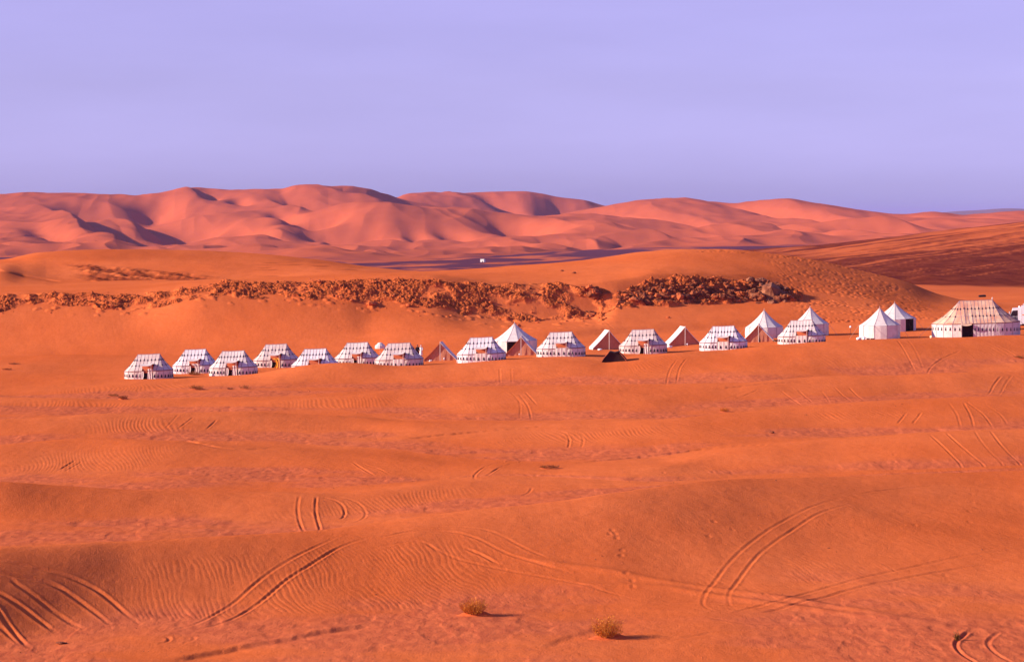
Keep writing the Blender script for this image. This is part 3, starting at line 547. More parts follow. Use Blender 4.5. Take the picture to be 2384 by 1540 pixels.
class MB:
    def __init__(s): s.v, s.f, s.m, s.mats = [], [], [], []
    def mi(s, m):
        if m not in s.mats: s.mats.append(m)
        return s.mats.index(m)
    def face(s, pts, m):
        b = len(s.v); s.v += [tuple(p) for p in pts]; s.f.append(tuple(range(b, b+len(pts)))); s.m.append(s.mi(m))
    def box(s, c, h, m, rot=None):
        i = s.mi(m); b = len(s.v)
        for x in (-1, 1):
            for y in (-1, 1):
                for z in (-1, 1):
                    p = Vector((x*h[0], y*h[1], z*h[2])); p = rot @ p if rot else p; s.v.append(tuple(p+Vector(c)))
        for q in ((0, 1, 3, 2), (4, 6, 7, 5), (0, 4, 5, 1), (2, 3, 7, 6), (0, 2, 6, 4), (1, 5, 7, 3)): s.f.append(tuple(b+k for k in q)); s.m.append(i)
    def tube(s, pts, r, m, n=6, caps=True):
        i = s.mi(m); pts = [Vector(p) for p in pts]; b = len(s.v); rr = r if isinstance(r, (list, tuple)) else [r]*len(pts)
        for k, p in enumerate(pts):
            t = (pts[min(k+1, len(pts)-1)]-pts[max(k-1, 0)]).normalized(); a = t.orthogonal().normalized() if k == 0 else (a-t*a.dot(t)).normalized(); c = t.cross(a)
            for j in range(n):
                w = 2*math.pi*j/n; s.v.append(tuple(p+rr[k]*(math.cos(w)*a+math.sin(w)*c)))
        for k in range(len(pts)-1):
            for j in range(n): s.f.append((b+k*n+j, b+k*n+(j+1) % n, b+(k+1)*n+(j+1) % n, b+(k+1)*n+j)); s.m.append(i)
        if caps: s.f.append(tuple(b+j for j in range(n))[::-1]); s.m.append(i); s.f.append(tuple(b+(len(pts)-1)*n+j for j in range(n))); s.m.append(i)
    def sheet(s, rows_, m, th=0.0, close=False):
        """grid of points as a cloth, given thickness along its normal"""
        nr, nc = len(rows_), len(rows_[0]); P = np.array([[tuple(p) for p in r] for r in rows_], float)
        i = s.mi(m); b = len(s.v)
        if th:
            du = np.gradient(P, axis=1); dv = np.gradient(P, axis=0); nn = np.cross(du, dv); nn /= (np.linalg.norm(nn, axis=2, keepdims=True)+1e-9)
            Q = P-nn*th
        s.v += [tuple(p) for p in P.reshape(-1, 3)]
        def quad(o, flip):
            for a in range(nr-1):
                for c in range(nc-1):
                    q = (o+a*nc+c, o+a*nc+c+1, o+(a+1)*nc+c+1, o+(a+1)*nc+c); s.f.append(q[::-1] if flip else q); s.m.append(i)
        quad(b, False)
        if th:
            o = len(s.v); s.v += [tuple(p) for p in Q.reshape(-1, 3)]; quad(o, True)
            ring = [(0, c) for c in range(nc)]+[(a, nc-1) for a in range(1, nr)]+[(nr-1, c) for c in range(nc-2, -1, -1)]+[(a, 0) for a in range(nr-2, 0, -1)]
            for k in range(len(ring)):
                (a1, c1_), (a2, c2_) = ring[k], ring[(k+1) % len(ring)]
                s.f.append((b+a1*nc+c1_, o+a1*nc+c1_, o+a2*nc+c2_, b+a2*nc+c2_)); s.m.append(i)
    def build(s, name, parent=None, smooth=False):
        me = bpy.data.meshes.new(name); me.from_pydata(s.v, [], s.f); me.polygons.foreach_set('material_index', s.m)
        for m in s.mats: me.materials.append(m)
        if smooth: me.polygons.foreach_set('use_smooth', [True]*len(s.f))
        me.update(); o = bpy.data.objects.new(name, me); SC.collection.objects.link(o)
        if parent: o.parent = parent
        return o
def thing(name, loc, rz, label, cat, group=None):
    o = bpy.data.objects.new(name, None); SC.collection.objects.link(o); o.location = loc; o.rotation_euler = (0, 0, rz); o.empty_display_size = .3
    return tag(o, label, cat, group)
# ---------------------------------------------------------------- hipped pavilion tents with rounded ends
def stadium(Lh, Rr, nseg, nfront):
    """eave points, ridge points, kind: counter-clockwise from the front left corner of the straight front"""
    P = []
    for i in range(nfront+1): x = -Lh+2*Lh*i/nfront; P.append(((x, -Rr), (x, 0), 'f'))
    for i in range(1, nseg): a = -math.pi/2+math.pi*i/nseg; P.append(((Lh+Rr*EXT*math.cos(a), Rr*math.sin(a)), (Lh, 0), 'r'))
    for i in range(nfront+1): x = Lh-2*Lh*i/nfront; P.append(((x, Rr), (x, 0), 'b'))
    for i in range(1, nseg): a = math.pi/2+math.pi*i/nseg; P.append(((-Lh+Rr*EXT*math.cos(a), Rr*math.sin(a)), (-Lh, 0), 'l'))
    return P
EXT = 1.0
def motif(mb, o, ax, up, nrm, w, h, m):
    """small keyhole mark: a pointed arch on a foot"""
    o, ax, up, nrm = Vector(o), Vector(ax).normalized(), Vector(up).normalized(), Vector(nrm).normalized()
    q = [(-.5, 0), (.5, 0), (.42, .22), (.30, .30), (.30, .62), (0, 1), (-.30, .62), (-.30, .30), (-.42, .22)]
    mb.face([o+ax*(a*w)+up*(b*h)+nrm*.014 for a, b in q], m)
def pavilion(u, d, W, label, rz=0, wall_h=1.22, roof_h=2.32, ridge=.45, Rr=None, style='curtain', seed=0, M1=None, slope=.045, shut=False, group='white pavilion tents of the camp', open_x=(-.6, 1.05), big=False, name='pavilion_tent', dz=0.0):
    global EXT
    rnd = random.Random(seed); x, y, z = at(u, d); z += dz
    root = thing(name, (x, y, z), rz, label, 'tent', group); M1 = M1 or (M_canvas, M_canvas_b, M_canvas_c)[seed % 3]; rz += R(rnd.uniform(-4, 4))
    Lh = W*ridge/2; ext = W/2-Lh; Rr = Rr or ext*.95; EXT = ext/Rr
    nfr = 9 if big else rnd.choice((6, 6, 7)); sg_a, sg_p = rnd.uniform(.01, .05), rnd.uniform(0, 6); nsg = 9 if big else 6
    P = stadium(Lh, Rr, nsg, nfr); n = len(P)
    sh = lambda p: (p[0], p[1], p[2]+slope*p[0])
    ze, zr = wall_h, wall_h+roof_h
    def rp(k, t, lift=0.0):     # point on the roof: t 0 at the eave, 1 at the ridge
        (ex, ey), (rx, ry), _ = P[k % n]
        g = .16*math.sin(math.pi*t)*(1 if t < 1 else 0); s_ = t**.93
        sag = -(.02+sg_a*abs(math.sin(k*1.7+sg_p)))*roof_h*math.sin(math.pi*t)
        rsag = -.035*math.cos(rx/max(Lh, .1)*math.pi/2)*roof_h*.5*t
        X_ = ex+(rx-ex)*t; Y_ = ey+(ry-ey)*t; Z_ = ze+roof_h*(.80*t+.20*t*t)+sag+rsag
        return Vector((X_, Y_, Z_+slope*X_+lift))
    # the front entrance takes the middle panels
    x0, x1 = open_x[0], open_x[1]
    fx = [P[k][0][0] for k in range(nfr+1)]
    T = [0, .14, .3, .48, .66, .84, 1.0]
    aw = style != 'plain'; t_open = .36 if not big else .0
    roof = MB()
    for k in range(n):
        kk = (k+1) % n; mid = (P[k][0][0]+P[kk][0][0])/2; front = P[k][2] == 'f' and P[kk][2] == 'f'
        cut = front and aw and x0-.05 < mid < x1+.05
        for a, b in zip(T[:-1], T[1:]):
            if cut and b <= t_open+.001+.12: continue
            roof.face([rp(k, a), rp(kk, a), rp(kk, b), rp(k, b)] if b < 1 or P[k][1] != P[kk][1] else [rp(k, a), rp(kk, a), rp(k, b)], M1)
        # dark seam along each panel edge
        for a, b in zip(T[:-1], T[1:]):
            if aw and P[k][2] == 'f' and x0-.05 < P[k][0][0] < x1+.05 and b <= t_open+.121 and not big: continue
            p, q = rp(k, a, .02), rp(k, b, .02); nx = (rp(k+1, a)-rp(k-1, a)).normalized()*(.048 if not big else .06)*(1-.5*a)
            roof.face([p-nx, p+nx, q+nx, q-nx], M_seam)
        # black motifs where the seams cross the reinforcing bands
        for t_ in ((.33, .66) if not big else (.36, .68)):
            if cut and t_ < .5: continue
            o = rp(k, t_, .03); up = (rp(k, t_+.1)-rp(k, t_)); ax_ = (rp(k+1, t_)-rp(k-1, t_)); nn = ax_.cross(up)
            if nn.length < 1e-6: continue
            motif(roof, o, ax_, up, nn, (.21 if not big else .24), (.40 if not big else .46), M_motif)
    for t_ in ((.36, .69) if not big else (.39, .71)):   # thin horizontal bands
        for k in range(n):
            kk = (k+1) % n
            if P[k][2] == 'f' and P[kk][2] == 'f' and aw and t_ < .5 and x0-.05 < (P[k][0][0]+P[kk][0][0])/2 < x1+.05 and not big: continue
            p, q = rp(k, t_, .022), rp(kk, t_, .022); p2, q2 = rp(k, t_+.014, .022), rp(kk, t_+.014, .022); roof.face([p, q, q2, p2], M_seam)
    # ridge cap and eave band
    roof.tube([rp(0, 1, .02)-Vector((.05, 0, 0)), rp(nfr//2, 1, .02), rp(nfr, 1, .02)+Vector((.05, 0, 0))], .045, M_seam, 5)
    ro = roof.build('roof', root)
    band = MB()
    for k in range(n):
        kk = (k+1) % n
        if big and P[k][2] == 'f' and P[kk][2] == 'f' and x0 < (P[k][0][0]+P[kk][0][0])/2 < x1: pass
        p, q = rp(k, 0), rp(kk, 0); o_ = Vector((P[k][0][0], P[k][0][1], 0)); o_ = (o_-Vector((P[k][1][0], 0, 0))).normalized()*.03; o2 = (Vector((P[kk][0][0]-P[kk][1][0], P[kk][0][1], 0))).normalized()*.03
        dz_ = Vector((0, 0, -.11)); band.face([p+o_, q+o2, q+o2+dz_, p+o_+dz_], M_band)
    band.build('eave_band', root)
    # wall panels, the front opening left out
    wall = MB(); wob = [rnd.uniform(-.05, .05) for _ in range(n)]
    for k in range(n):
        kk = (k+1) % n; a, b = P[k][0], P[kk][0]; mid = (a[0]+b[0])/2
        if P[k][2] == 'f' and P[kk][2] == 'f' and x0 < mid < x1 and not shut: continue
        nx_ = Vector((b[1]-a[1], a[0]-b[0], 0)).normalized()
        pts = []
        for zz, bulge in ((-.9, .03), (.0, .02), (ze*.5, .045), (ze, 0)):
            row = []
            for t_ in (0, .25, .5, .75, 1):
                X_ = a[0]+(b[0]-a[0])*t_; Y_ = a[1]+(b[1]-a[1])*t_; sc_ = math.sin(math.pi*t_)*(bulge+.03*wob[k])
                row.append((X_+nx_.x*sc_, Y_+nx_.y*sc_, zz+slope*X_))
            pts.append(row)
        wall.sheet(pts, M1 if not big else M_canvas)
        wall.face([Vector((a[0], a[1], slope*a[0]-.3))+nx_*.03-Vector((b[0]-a[0], b[1]-a[1], 0)).normalized()*.03, Vector((a[0], a[1], slope*a[0]-.3))+nx_*.03+Vector((b[0]-a[0], b[1]-a[1], 0)).normalized()*.03,
                   Vector((a[0], a[1], ze+slope*a[0]))+nx_*.03+Vector((b[0]-a[0], b[1]-a[1], 0)).normalized()*.03, Vector((a[0], a[1], ze+slope*a[0]))+nx_*.03-Vector((b[0]-a[0], b[1]-a[1], 0)).normalized()*.03], M_seam)
        ln = math.hypot(b[0]-a[0], b[1]-a[1]); cnt = 1 if ln < .95 else 2
        for c_ in range(cnt):
            t_ = (c_+.5)/cnt; X_ = a[0]+(b[0]-a[0])*t_; Y_ = a[1]+(b[1]-a[1])*t_
            motif(wall, (X_+nx_.x*.06, Y_+nx_.y*.06, .26 if not big else .95), (b[0]-a[0], b[1]-a[1], 0), (0, 0, 1), nx_, .30 if not big else .26, .50 if not big else .58, M_motif)
    wall.build('wall', root)
    if aw and not big:
        # raised entrance flap with rust lining, cheeks of the opening and two poles
        aw_ = MB(); zt = rp(0, t_open+.12).z-slope*P[0][0][0]; yt = rp(0, t_open+.12).y; zf = ze+.86+rnd.uniform(-.05, .1); yf = -Rr-.75
        rws = []
        for t_ in (0, .35, .7, 1):
            row = []
            for s_ in (0, .25, .5, .75, 1):
                X_ = x0-.06+(x1-x0+.12)*s_; sagz = -.10*math.sin(math.pi*s_)*t_
                row.append((X_, yt+(yf-yt)*t_, zt+(zf-zt)*t_+.06*math.sin(math.pi*t_)+sagz+slope*X_))
            rws.append(row)
        aw_.sheet(rws[::-1], M_canvas); aw_.sheet([[(p[0], p[1], p[2]-.035) for p in r] for r in rws], M_lining)
        e0 = rws[-1]; aw_.sheet([[(p[0], p[1]-.01, p[2]-.10) for p in e0], [(p[0], p[1]-.01, p[2]+.01) for p in e0]], M_canvas, .02)
        af = aw_.build('entrance_flap', root)
        ln_ = MB()
        ln_.face([(x0, -Rr+.55, zt+slope*x0), (x1, -Rr+.55, zt+slope*x1), (x1, -Rr+.22, ze-.35+slope*x1), (x0, -Rr+.22, ze-.35+slope*x0)][::-1], M_lining)
        for X_ in (x0, x1): ln_.face([(X_, -Rr, ze-.1+slope*X_), (X_, yt, zt+slope*X_), (X_, yt, ze-.1+slope*X_)], M_lining)
        ln_.build('entrance_lining', root)
        for X_ in (x0, x1):
            pm = MB(); pm.tube([(X_, yf+.05, -.6+slope*X_), (X_, yf+.05, zf-.02+slope*X_)], .035, M_pole, 6); pm.build('pole', root)
        if style in ('open', 'yellow', 'white'):
            bk = MB(); bk.face([(x0-.1, -Rr+.35, -.5), (x1+.1, -Rr+.35, -.5), (x1+.1, -Rr+.35, ze-.1), (x0-.1, -Rr+.35, ze-.1)][::-1], M_dark_in); bk.build('doorway_shade', root)  # dark sheet standing in for the shade inside the doorway
            cm = {'open': M_canvas, 'yellow': M_yellow, 'white': M_canvas}[style]
            rws = []
            for t_ in np.linspace(0, 1, 7):
                row = []
                for s_ in np.linspace(0, 1, 7):
                    pinch = .62*math.sin(math.pi*min(1, t_*1.05))**.8 if style != 'white' else .5
                    X_ = x1-.05-(x1-x0)*(.62*(1-pinch)+.1)*s_; row.append((X_, -Rr-.02-.06*math.sin(s_*12+t_*2), ze+.25-(ze+.55)*t_+slope*X_))
                rws.append(row)
            cb = MB(); cb.sheet(rws, cm, .02); cb.build('curtain', root)
            rws = [[(x0+.05+.28*s_*(1+.3*math.sin(t_*5)), -Rr-.10-.05*math.sin(s_*9), ze-.05-(ze+.3)*t_+slope*x0) for s_ in np.linspace(0, 1, 4)] for t_ in np.linspace(0, 1, 6)]
            cb = MB(); cb.sheet(rws, M_canvas, .02); cb.build('curtain', root)
        elif not shut:
            # closed patterned door curtain hanging below the flap
            cb = MB(); rws = [[(x0+(x1-x0)*s_, -Rr-.03-.05*abs(math.sin(s_*9.4)), zz+slope*(x0+(x1-x0)*s_)) for s_ in np.linspace(0, 1, 9)] for zz in (-.6, 0, .6, ze+.05)]
            cb.sheet(rws, M_canvas if style == 'curtain' else M_brown_c, .02)
            for t_ in (.25, .75): X_ = x0+(x1-x0)*t_; motif(cb, (X_, -Rr-.10, .24+slope*X_), (1, 0, 0), (0, 0, 1), (0, -1, 0), .3, .5, M_motif)
            cb.build('door_curtain', root)
    if big:
        dm = MB(); dx0, dx1 = x0, x1
        dm.face([(dx0-.4, -Rr+.6, -.6), (dx1+.4, -Rr+.6, -.6), (dx1+.4, -Rr+.6, ze), (dx0-.4, -Rr+.6, ze)][::-1], M_dark_in); dm.build('doorway_shade', root)  # near-black sheet paints the marquee's shaded interior
        fl_ = MB(); fl_.sheet([[(dx0-.02, -Rr-.02, -.5), (dx0-.02, -Rr-.5, -.5)], [(dx0-.02, -Rr-.02, ze*.5), (dx0-.05, -Rr-.6, ze*.5)], [(dx0-.02, -Rr-.02, ze-.1), (dx0-.02, -Rr-.35, ze-.25)]], M_canvas, .02); fl_.build('door_flap', root)
        fl_ = MB(); rws = [[(dx0+(dx1-dx0)*s_, -Rr-.04-.5*t_*1.2, ze-.02-.22*t_-.15*math.sin(math.pi*s_)*t_+slope*dx0+.12*t_*s_) for s_ in np.linspace(0, 1, 6)] for t_ in (0, .5, 1)]
        fl_.sheet(rws, M_cream, .02); fl_.build('awning', root)
    if big or seed % 3 != 1:
        for (k, s_) in ((0, 1), (nfr, 1)) + (((nfr+nsg//2, 1), (len(P)-nsg//2, 1)) if big else ()):
            (ex, ey), (rx, ry), _ = P[k]; o_ = Vector((ex-rx*.6, ey, 0)).normalized(); rpz = MB()
            a = rp(k, 0); b = Vector((ex, ey, -.3+slope*ex))+o_*(1.7 if not big else 2.6); rpz.tube([a, b], .022, M_rope, 4); rpz.build('guy_rope', root)
    if big:
        fn = MB(); fn.tube([rp(nfr, 1, 0), rp(nfr, 1, .22), rp(nfr, 1, .42)], [.05, .12, .03], M_canvas, 7); fn.build('finial', root)
    return root
def round_tent(u, d, W, wall_h, roof_h, label, rz=0, n=12, seed=0, M1=None, slope=.03, door=None, group=None, belly=.0, sx=1.0, name='bell_tent', sink=0):
    rnd = random.Random(seed); x, y, z = at(u, d); root = thing(name, (x, y, z-sink), rz, label, 'tent', group); M1 = M1 or M_canvas; Rr = W/2
    pt = lambda k: (Rr*math.cos(2*math.pi*k/n), Rr*sx*math.sin(2*math.pi*k/n))
    def rp(k, t, lift=0):
        a = pt(k); r_ = 1-t; zz = wall_h+roof_h*(.74*t+.26*t*t)-.03*roof_h*math.sin(math.pi*t)
        return Vector((a[0]*r_, a[1]*r_, zz+slope*a[0]*r_+lift))
    roof = MB(); T = [0, .15, .32, .5, .68, .85, 1]
    for k in range(n):
        for a, b in zip(T[:-1], T[1:]):
            pm_ = (rp(k, a)+rp(k+1, a))/2-Vector((0, 0, .05*math.sin(math.pi*a)))
            roof.face([rp(k, a), rp(k+1, a), rp(k+1, b), rp(k, b)] if b < 1 else [rp(k, a), rp(k+1, a), rp(k, b)], M1)
            p, q = rp(k, a, .02), rp(k, b, .02); nx = (rp(k+1, min(a, .99))-rp(k-1, min(a, .99))).normalized()*.03*(1-.6*a)
            nrm_ = Vector((pt(k)[0], pt(k)[1], 0)).normalized()*.015
            roof.face([p-nx+nrm_, p+nx+nrm_, q+nx+nrm_, q-nx+nrm_], M_seam)
        p, q = rp(k, .0, 0), rp(k+1, .0, 0); o1 = Vector((*pt(k), 0)).normalized()*.02; o2 = Vector((*pt(k+1), 0)).normalized()*.02; dn = Vector((0, 0, -.07))
        roof.face([p+o1, q+o2, q+o2+dn, p+o1+dn], M_seam)
    roof.build('roof', root)
    tip = MB(); tip.tube([(0, 0, wall_h+roof_h-.1), (0, 0, wall_h+roof_h+.22)], [.05, .02], M_pole, 6); tip.build('pole', root)
    wall = MB()
    for k in range(n):
        if door and k in door: continue
        a, b = pt(k), pt(k+1); rws = []
        for zz, bl in ((-1.0, 1.0), (0, 1.0), (wall_h*.35, 1+belly), (wall_h*.7, 1+belly*.8), (wall_h, 1.0)):
            rws.append([((a[0]+(b[0]-a[0])*t_)*bl*(1+.025*math.sin(math.pi*t_)), (a[1]+(b[1]-a[1])*t_)*bl*(1+.025*math.sin(math.pi*t_)), zz+slope*a[0]) for t_ in (0, .5, 1)])
        wall.sheet(rws, M1)
        o1 = Vector((a[0], a[1], 0))*(1+belly+.012); tn = Vector((-a[1], a[0], 0)).normalized()*.03
        wall.face([o1-tn+Vector((0, 0, -.3)), o1+tn+Vector((0, 0, -.3)), o1+tn+Vector((0, 0, wall_h)), o1-tn+Vector((0, 0, wall_h))], M_seam)
    wall.build('wall', root)
    if door:
        for k in door:
            a, b = pt(k), pt(k+1); dk = MB(); dk.face([(a[0]*.8, a[1]*.8, -.5), (b[0]*.8, b[1]*.8, -.5), (b[0]*.8, b[1]*.8, wall_h+.1), (a[0]*.8, a[1]*.8, wall_h+.1)], M_dark_in); dk.build('doorway_shade', root)  # interior shade painted as a dark panel behind the opening
    for k in (n//2, 0, int(n*.75)):
        a = Vector((*pt(k), 0)); rpz = MB(); rpz.tube([a+Vector((0, 0, wall_h)), a*1+a.normalized()*1.6+Vector((0, 0, -.2))], .022, M_rope, 4); rpz.build('guy_rope', root)
    return root
def ridge_tent(u, d, W, Hh, label, rz, seed, slit=False, group='open brown ridge tents between the pavilions', wall=.28, length=3.2, near_roof=None):
    x, y, z = at(u, d); root = thing('ridge_tent', (x, y, z), rz, label, 'tent', group); h = W/2
    def prof(s_):   # s -1..1 across the tent -> height, slightly hollow like slack canvas
        t = 1-abs(s_); return wall+(Hh-wall)*(.86*t+.14*t*t)
    S = [-1, -.8, -.6, -.4, -.2, 0, .2, .4, .6, .8, 1]
    for part in (0, 1):
        m = MB(); ss = [s_ for s_ in S if (s_ <= 0 if part == 0 else s_ >= 0)]
        ext_ = .14
        out_ = [[(s_*h*1.04, yy, prof(s_)+.02) for s_ in ss] for yy in (-length/2-ext_, -length/4, length/4, length/2)]
        inn_ = [[(p[0], p[1], p[2]-.05) for p in r] for r in out_]
        m.sheet(out_, M_canvas); m.sheet(inn_[::-1], M_lining)
        e0 = out_[0]; m.sheet([[(p[0], p[1]-.004, p[2]-.13) for p in e0], [(p[0], p[1]-.004, p[2]+.0) for p in e0]], M_lining if (part == 0 and rz < .1) else M_canvas, .03)
        s_e = -1 if part == 0 else 1
        m.face([(s_e*h*1.04, -length/2, wall+.02), (s_e*h*1.04, length/2, wall+.02), (s_e*h*1.04, length/2, -.6), (s_e*h*1.04, -length/2, -.6)], M_canvas)
        m.build('roof_slope', root)
    g = MB(); yb = -length/2+.10
    xs = [s_*h for s_ in S]
    g.sheet([[(X_, yb-.05*math.sin(i*2.4), -.6) for i, X_ in enumerate(xs)], [(X_, yb, prof(X_/h)-.05) for X_ in xs]], M_brown_c, .02); g.build('front_curtain', root)
    g = MB(); g.sheet([[(X_, length/2-.05, -.6) for X_ in xs], [(X_, length/2-.05, prof(X_/h)-.05) for X_ in xs]][::-1], M_brown_c, .02); g.build('rear_wall', root)
    p = MB(); p.tube([(0, -length/2-.3, -.6), (0, -length/2-.3, Hh+.16)], .05, M_pole, 6); p.build('pole', root)
    if slit:
        s_ = MB(); s_.face([(.02, yb-.07, -.5), (.30, yb-.07, -.5), (.10, yb-.07, Hh*.62)], M_motif); s_.build('door_slit', root)
    for sx in (-1, 1):
        r_ = MB(); r_.tube([(sx*h*.98, -length/2-.3, wall+.05), (sx*(h+1.0), -length/2-.8, -.3)], .02, M_rope, 4); r_.build('guy_rope', root)
    return root
SW = 7.35
g_ = 'white pavilion tents of the camp'
pavilion(346.5, 301, SW, 'white pavilion tent at the left end of the row, rust doorway with tied white curtain', R(-7), style='white', seed=1)
pavilion(455, 310, SW*.97, 'white pavilion tent second from left, dark doorway with one pointed white curtain', R(-7), style='open', seed=2)
pavilion(543, 303, SW, 'white pavilion tent third from left, brown doorway beside a dark-patterned right wall', R(-7), style='white', seed=3)
pavilion(643, 318, SW, 'white pavilion tent with a yellow and orange curtain in its dark doorway', R(-7), style='yellow', seed=4)
pavilion(734, 306, SW, 'white pavilion tent sunk to its eaves behind the sand crest', R(-7), style='curtain', seed=5, wall_h=1.15)
pavilion(832, 322, SW, 'white pavilion tent sixth from left, between the half-sunk tent and the white parasol', R(-7), style='white', seed=6)
pavilion(929, 304, SW, 'white pavilion tent in front of the standing person and the white parasol', R(-7), style='curtain', seed=7)
pavilion(1120.5, 305, SW, 'white pavilion tent in front of the tall single-peaked tent', R(-7), style='curtain', seed=8)
pavilion(1306, 307, SW, 'white pavilion tent in mid camp behind and left of the low black tent', R(-7), style='curtain', seed=9)
pavilion(1497, 312, SW, 'white pavilion tent standing between two brown ridge tents', R(-9), style='white', seed=10, open_x=(-.6, 1.05))
pavilion(1684, 312, SW, 'white pavilion tent with a short square rust flap, left of the pair of bell tents', R(-12), style='curtain', seed=11, open_x=(-.6, 1.05))
pavilion(1866, 316, SW, 'rightmost small white pavilion tent, long white flap, before a bell tent', R(-12), style='curtain', seed=12, open_x=(-.6, 1.05))
# the big marquee
pavilion(2272, 323, 13.8, 'large cream marquee with orange-tinted roof and black doorway', R(-4), wall_h=2.15, roof_h=3.45, ridge=.37, Rr=3.7, seed=20, big=True, M1=M_cream, slope=.035, open_x=(-2.75, -1.1), group=None, name='marquee')
# bell tents
bg_ = 'white bell tents'
round_tent(1779, 333, 6.1, 1.75, 2.75, 'white bell tent with bulging lower wall behind the ridge tent with a slit door', R(4), 12, 31, belly=.03, group=bg_)
round_tent(1886, 337, 6.1, 1.9, 2.75, 'white bell tent half hidden behind the rightmost small pavilion tent', R(-10), 9, 32, group=bg_)
round_tent(2048, 322, 6.4, 2.1, 2.75, 'white bell tent in front of its twin, sacks heaped at its left foot', R(-6), 10, 33, group=bg_)
round_tent(2083, 341, 7.0, 2.0, 2.6, 'white bell tent behind its twin, dark doorway on its shaded right side', R(-8), 12, 34, door=(10,), group=bg_)
round_tent(1198, 326, 7.2, 1.9, 2.75, 'tall single-peaked white tent rising behind the middle of the camp', R(10), 12, 35, door=(8,), group=None, name='peaked_tent')
# open ridge tents
ridge_tent(1027.5, 314, 4.7, 2.85, 'brown-fronted ridge tent standing alone left of mid camp', R(-4), 1)
ridge_tent(1215, 316, 4.6, 2.9, 'brown-fronted ridge tent before the tall single-peaked tent', R(-4), 2)
ridge_tent(1413, 322, 4.9, 3.0, 'brown-fronted ridge tent just behind the low black tent', R(9), 3)
ridge_tent(1589, 325, 4.9, 2.95, 'brown-fronted ridge tent between the two pavilion tents right of mid camp', R(9), 4)
ridge_tent(1766, 323, 4.5, 2.75, 'brown-fronted ridge tent with a dark slit door before a bell tent', R(-6), 5, slit=True)
# low black tent
def black_tent(u, d, W, Hh, label):
    x, y, z = at(u, d); root = thing('nomad_tent', (x, y, z), R(-4), label, 'tent'); h = W/2
    m = MB(); S = np.linspace(-1, 1, 13); f_ = lambda s_: Hh*min(1, (1-abs(s_))/.62)**.85*(1-.06*math.cos(s_*9))+.02
    m.sheet([[(s_*h*(1 if i in (0, 4) else 1.04), yy, (f_(s_) if i not in (4,) else -.3)) for s_ in S] for i, yy in enumerate((-1.3, -.6, .4, 1.4, 2.3))], M_black_wool, .03); m.build('cover', root)
    w = MB(); w.sheet([[(s_*h*.97, -1.05, -.4) for s_ in S], [(s_*h*.97, -1.15, f_(s_)-.04) for s_ in S]], M_dark_in, .02); w.build('front_curtain', root)
    e = MB()
    for sx in (-1, 1): e.tube([(sx*h, -1.32, .0), (sx*h*.80, -1.34, f_(.8)+.01), (sx*h*.42, -1.34, f_(.42)+.01)], .045, M_lining, 5)
    e.build('edging', root)
black_tent(1430.5, 297.5, 3.7, 1.36, 'low black nomad tent standing in front of the row')
# ---------------------------------------------------------------- smaller things of the camp
M_white = mat('white_paint', (.82, .80, .80), .35, None, (1.5, .3, (.66, .60, .58)), .5)
M_glass = mat('dark_glass', (.02, .012, .02), .12, spec=.6)
M_tyre = mat('tyre', (.02, .018, .02), .85)
M_steel = mat('steel', (.5, .5, .52), .35, spec=.6)
M_sack = mat('white_sack', (.8, .77, .74), .9, (12, .03))
M_orange = mat('orange_stripe', (.75, .28, .08), .5)
M_brownm = mat('brown_case', (.16, .05, .04), .7)
def lump(mb, c, r, m, seed=0, n=9):
    rnd = random.Random(seed); b = len(mb.v); i = mb.mi(m); c = Vector(c)
    ph = [rnd.uniform(0, 6) for _ in range(6)]
    for a in range(n+1):
        th = math.pi*a/n
        for k in range(12):
            w = 2*math.pi*k/12; q = 1+.16*math.sin(2*w+ph[0]+2*th)+.12*math.sin(3*w+ph[1])*math.sin(th*2+ph[2])
            mb.v.append((c.x+r[0]*math.sin(th)*math.cos(w)*q, c.y+r[1]*math.sin(th)*math.sin(w)*q, c.z+r[2]*math.cos(th)*(1+.1*math.sin(w+ph[3]))))
    for a in range(n):
        for k in range(12): mb.f.append((b+a*12+k, b+(a+1)*12+k, b+(a+1)*12+(k+1) % 12, b+a*12+(k+1) % 12)); mb.m.append(i)
sk_n = [0]
def sack(u, d, r, label, m=None, name='sack', cat='sack', group='sacks and bundles lying by the tents'):
    x, y, z = at(u, d); mb = MB(); sk_n[0] += 1; lump(mb, (0, 0, r[2]*.8), r, m or M_sack, sk_n[0]*7); q = r[0]
    mb.tube([(q*.8, 0, r[2]*1.1), (q*1.15, .03, r[2]*1.25)], [.07, .10], m or M_sack, 6)
    o = mb.build(name, None, True); o.location = (x, y, z); tag(o, label, cat, group); return o
sack(1999, 318, (.42, .35, .26), 'round white sack at the far left of the heap beside a bell tent')
sack(2011, 318.5, (.26, .26, .30), 'small white sack next to the left foot of the front bell tent')
sack(2168, 318, (.24, .24, .24), 'pale yellow bundle at the left corner of the marquee', mat('pale_yellow_cloth', (.78, .60, .36), .9))
sack(1396, 318, (.34, .22, .17), 'white bundle at the left foot of the ridge tent behind the black tent')
sack(1002, 311, (.20, .18, .16), 'cream bundle at the left foot of the ridge tent standing alone')
sack(1559, 321, (.36, .25, .22), 'cream bundle at the left foot of the ridge tent right of mid camp')
def case(u, d, s_, label):
    x, y, z = at(u, d); r_ = thing('storage_case', (x, y, z), R(10), label, 'case', 'dark storage cases by the front bell tent'); b = MB(); b.box((0, 0, s_[2]*.42), (s_[0], s_[1], s_[2]*.42), M_brownm); b.build('body', r_)
    l_ = MB(); l_.box((0, 0, s_[2]*.93), (s_[0]*1.04, s_[1]*1.04, s_[2]*.085), M_tyre); l_.build('lid', r_); h_ = MB(); h_.tube([(-.1, -s_[1]*1.05, s_[2]*.7), (0, -s_[1]*1.3, s_[2]*.68), (.1, -s_[1]*1.05, s_[2]*.7)], .015, M_steel, 4); h_.build('handle', r_)
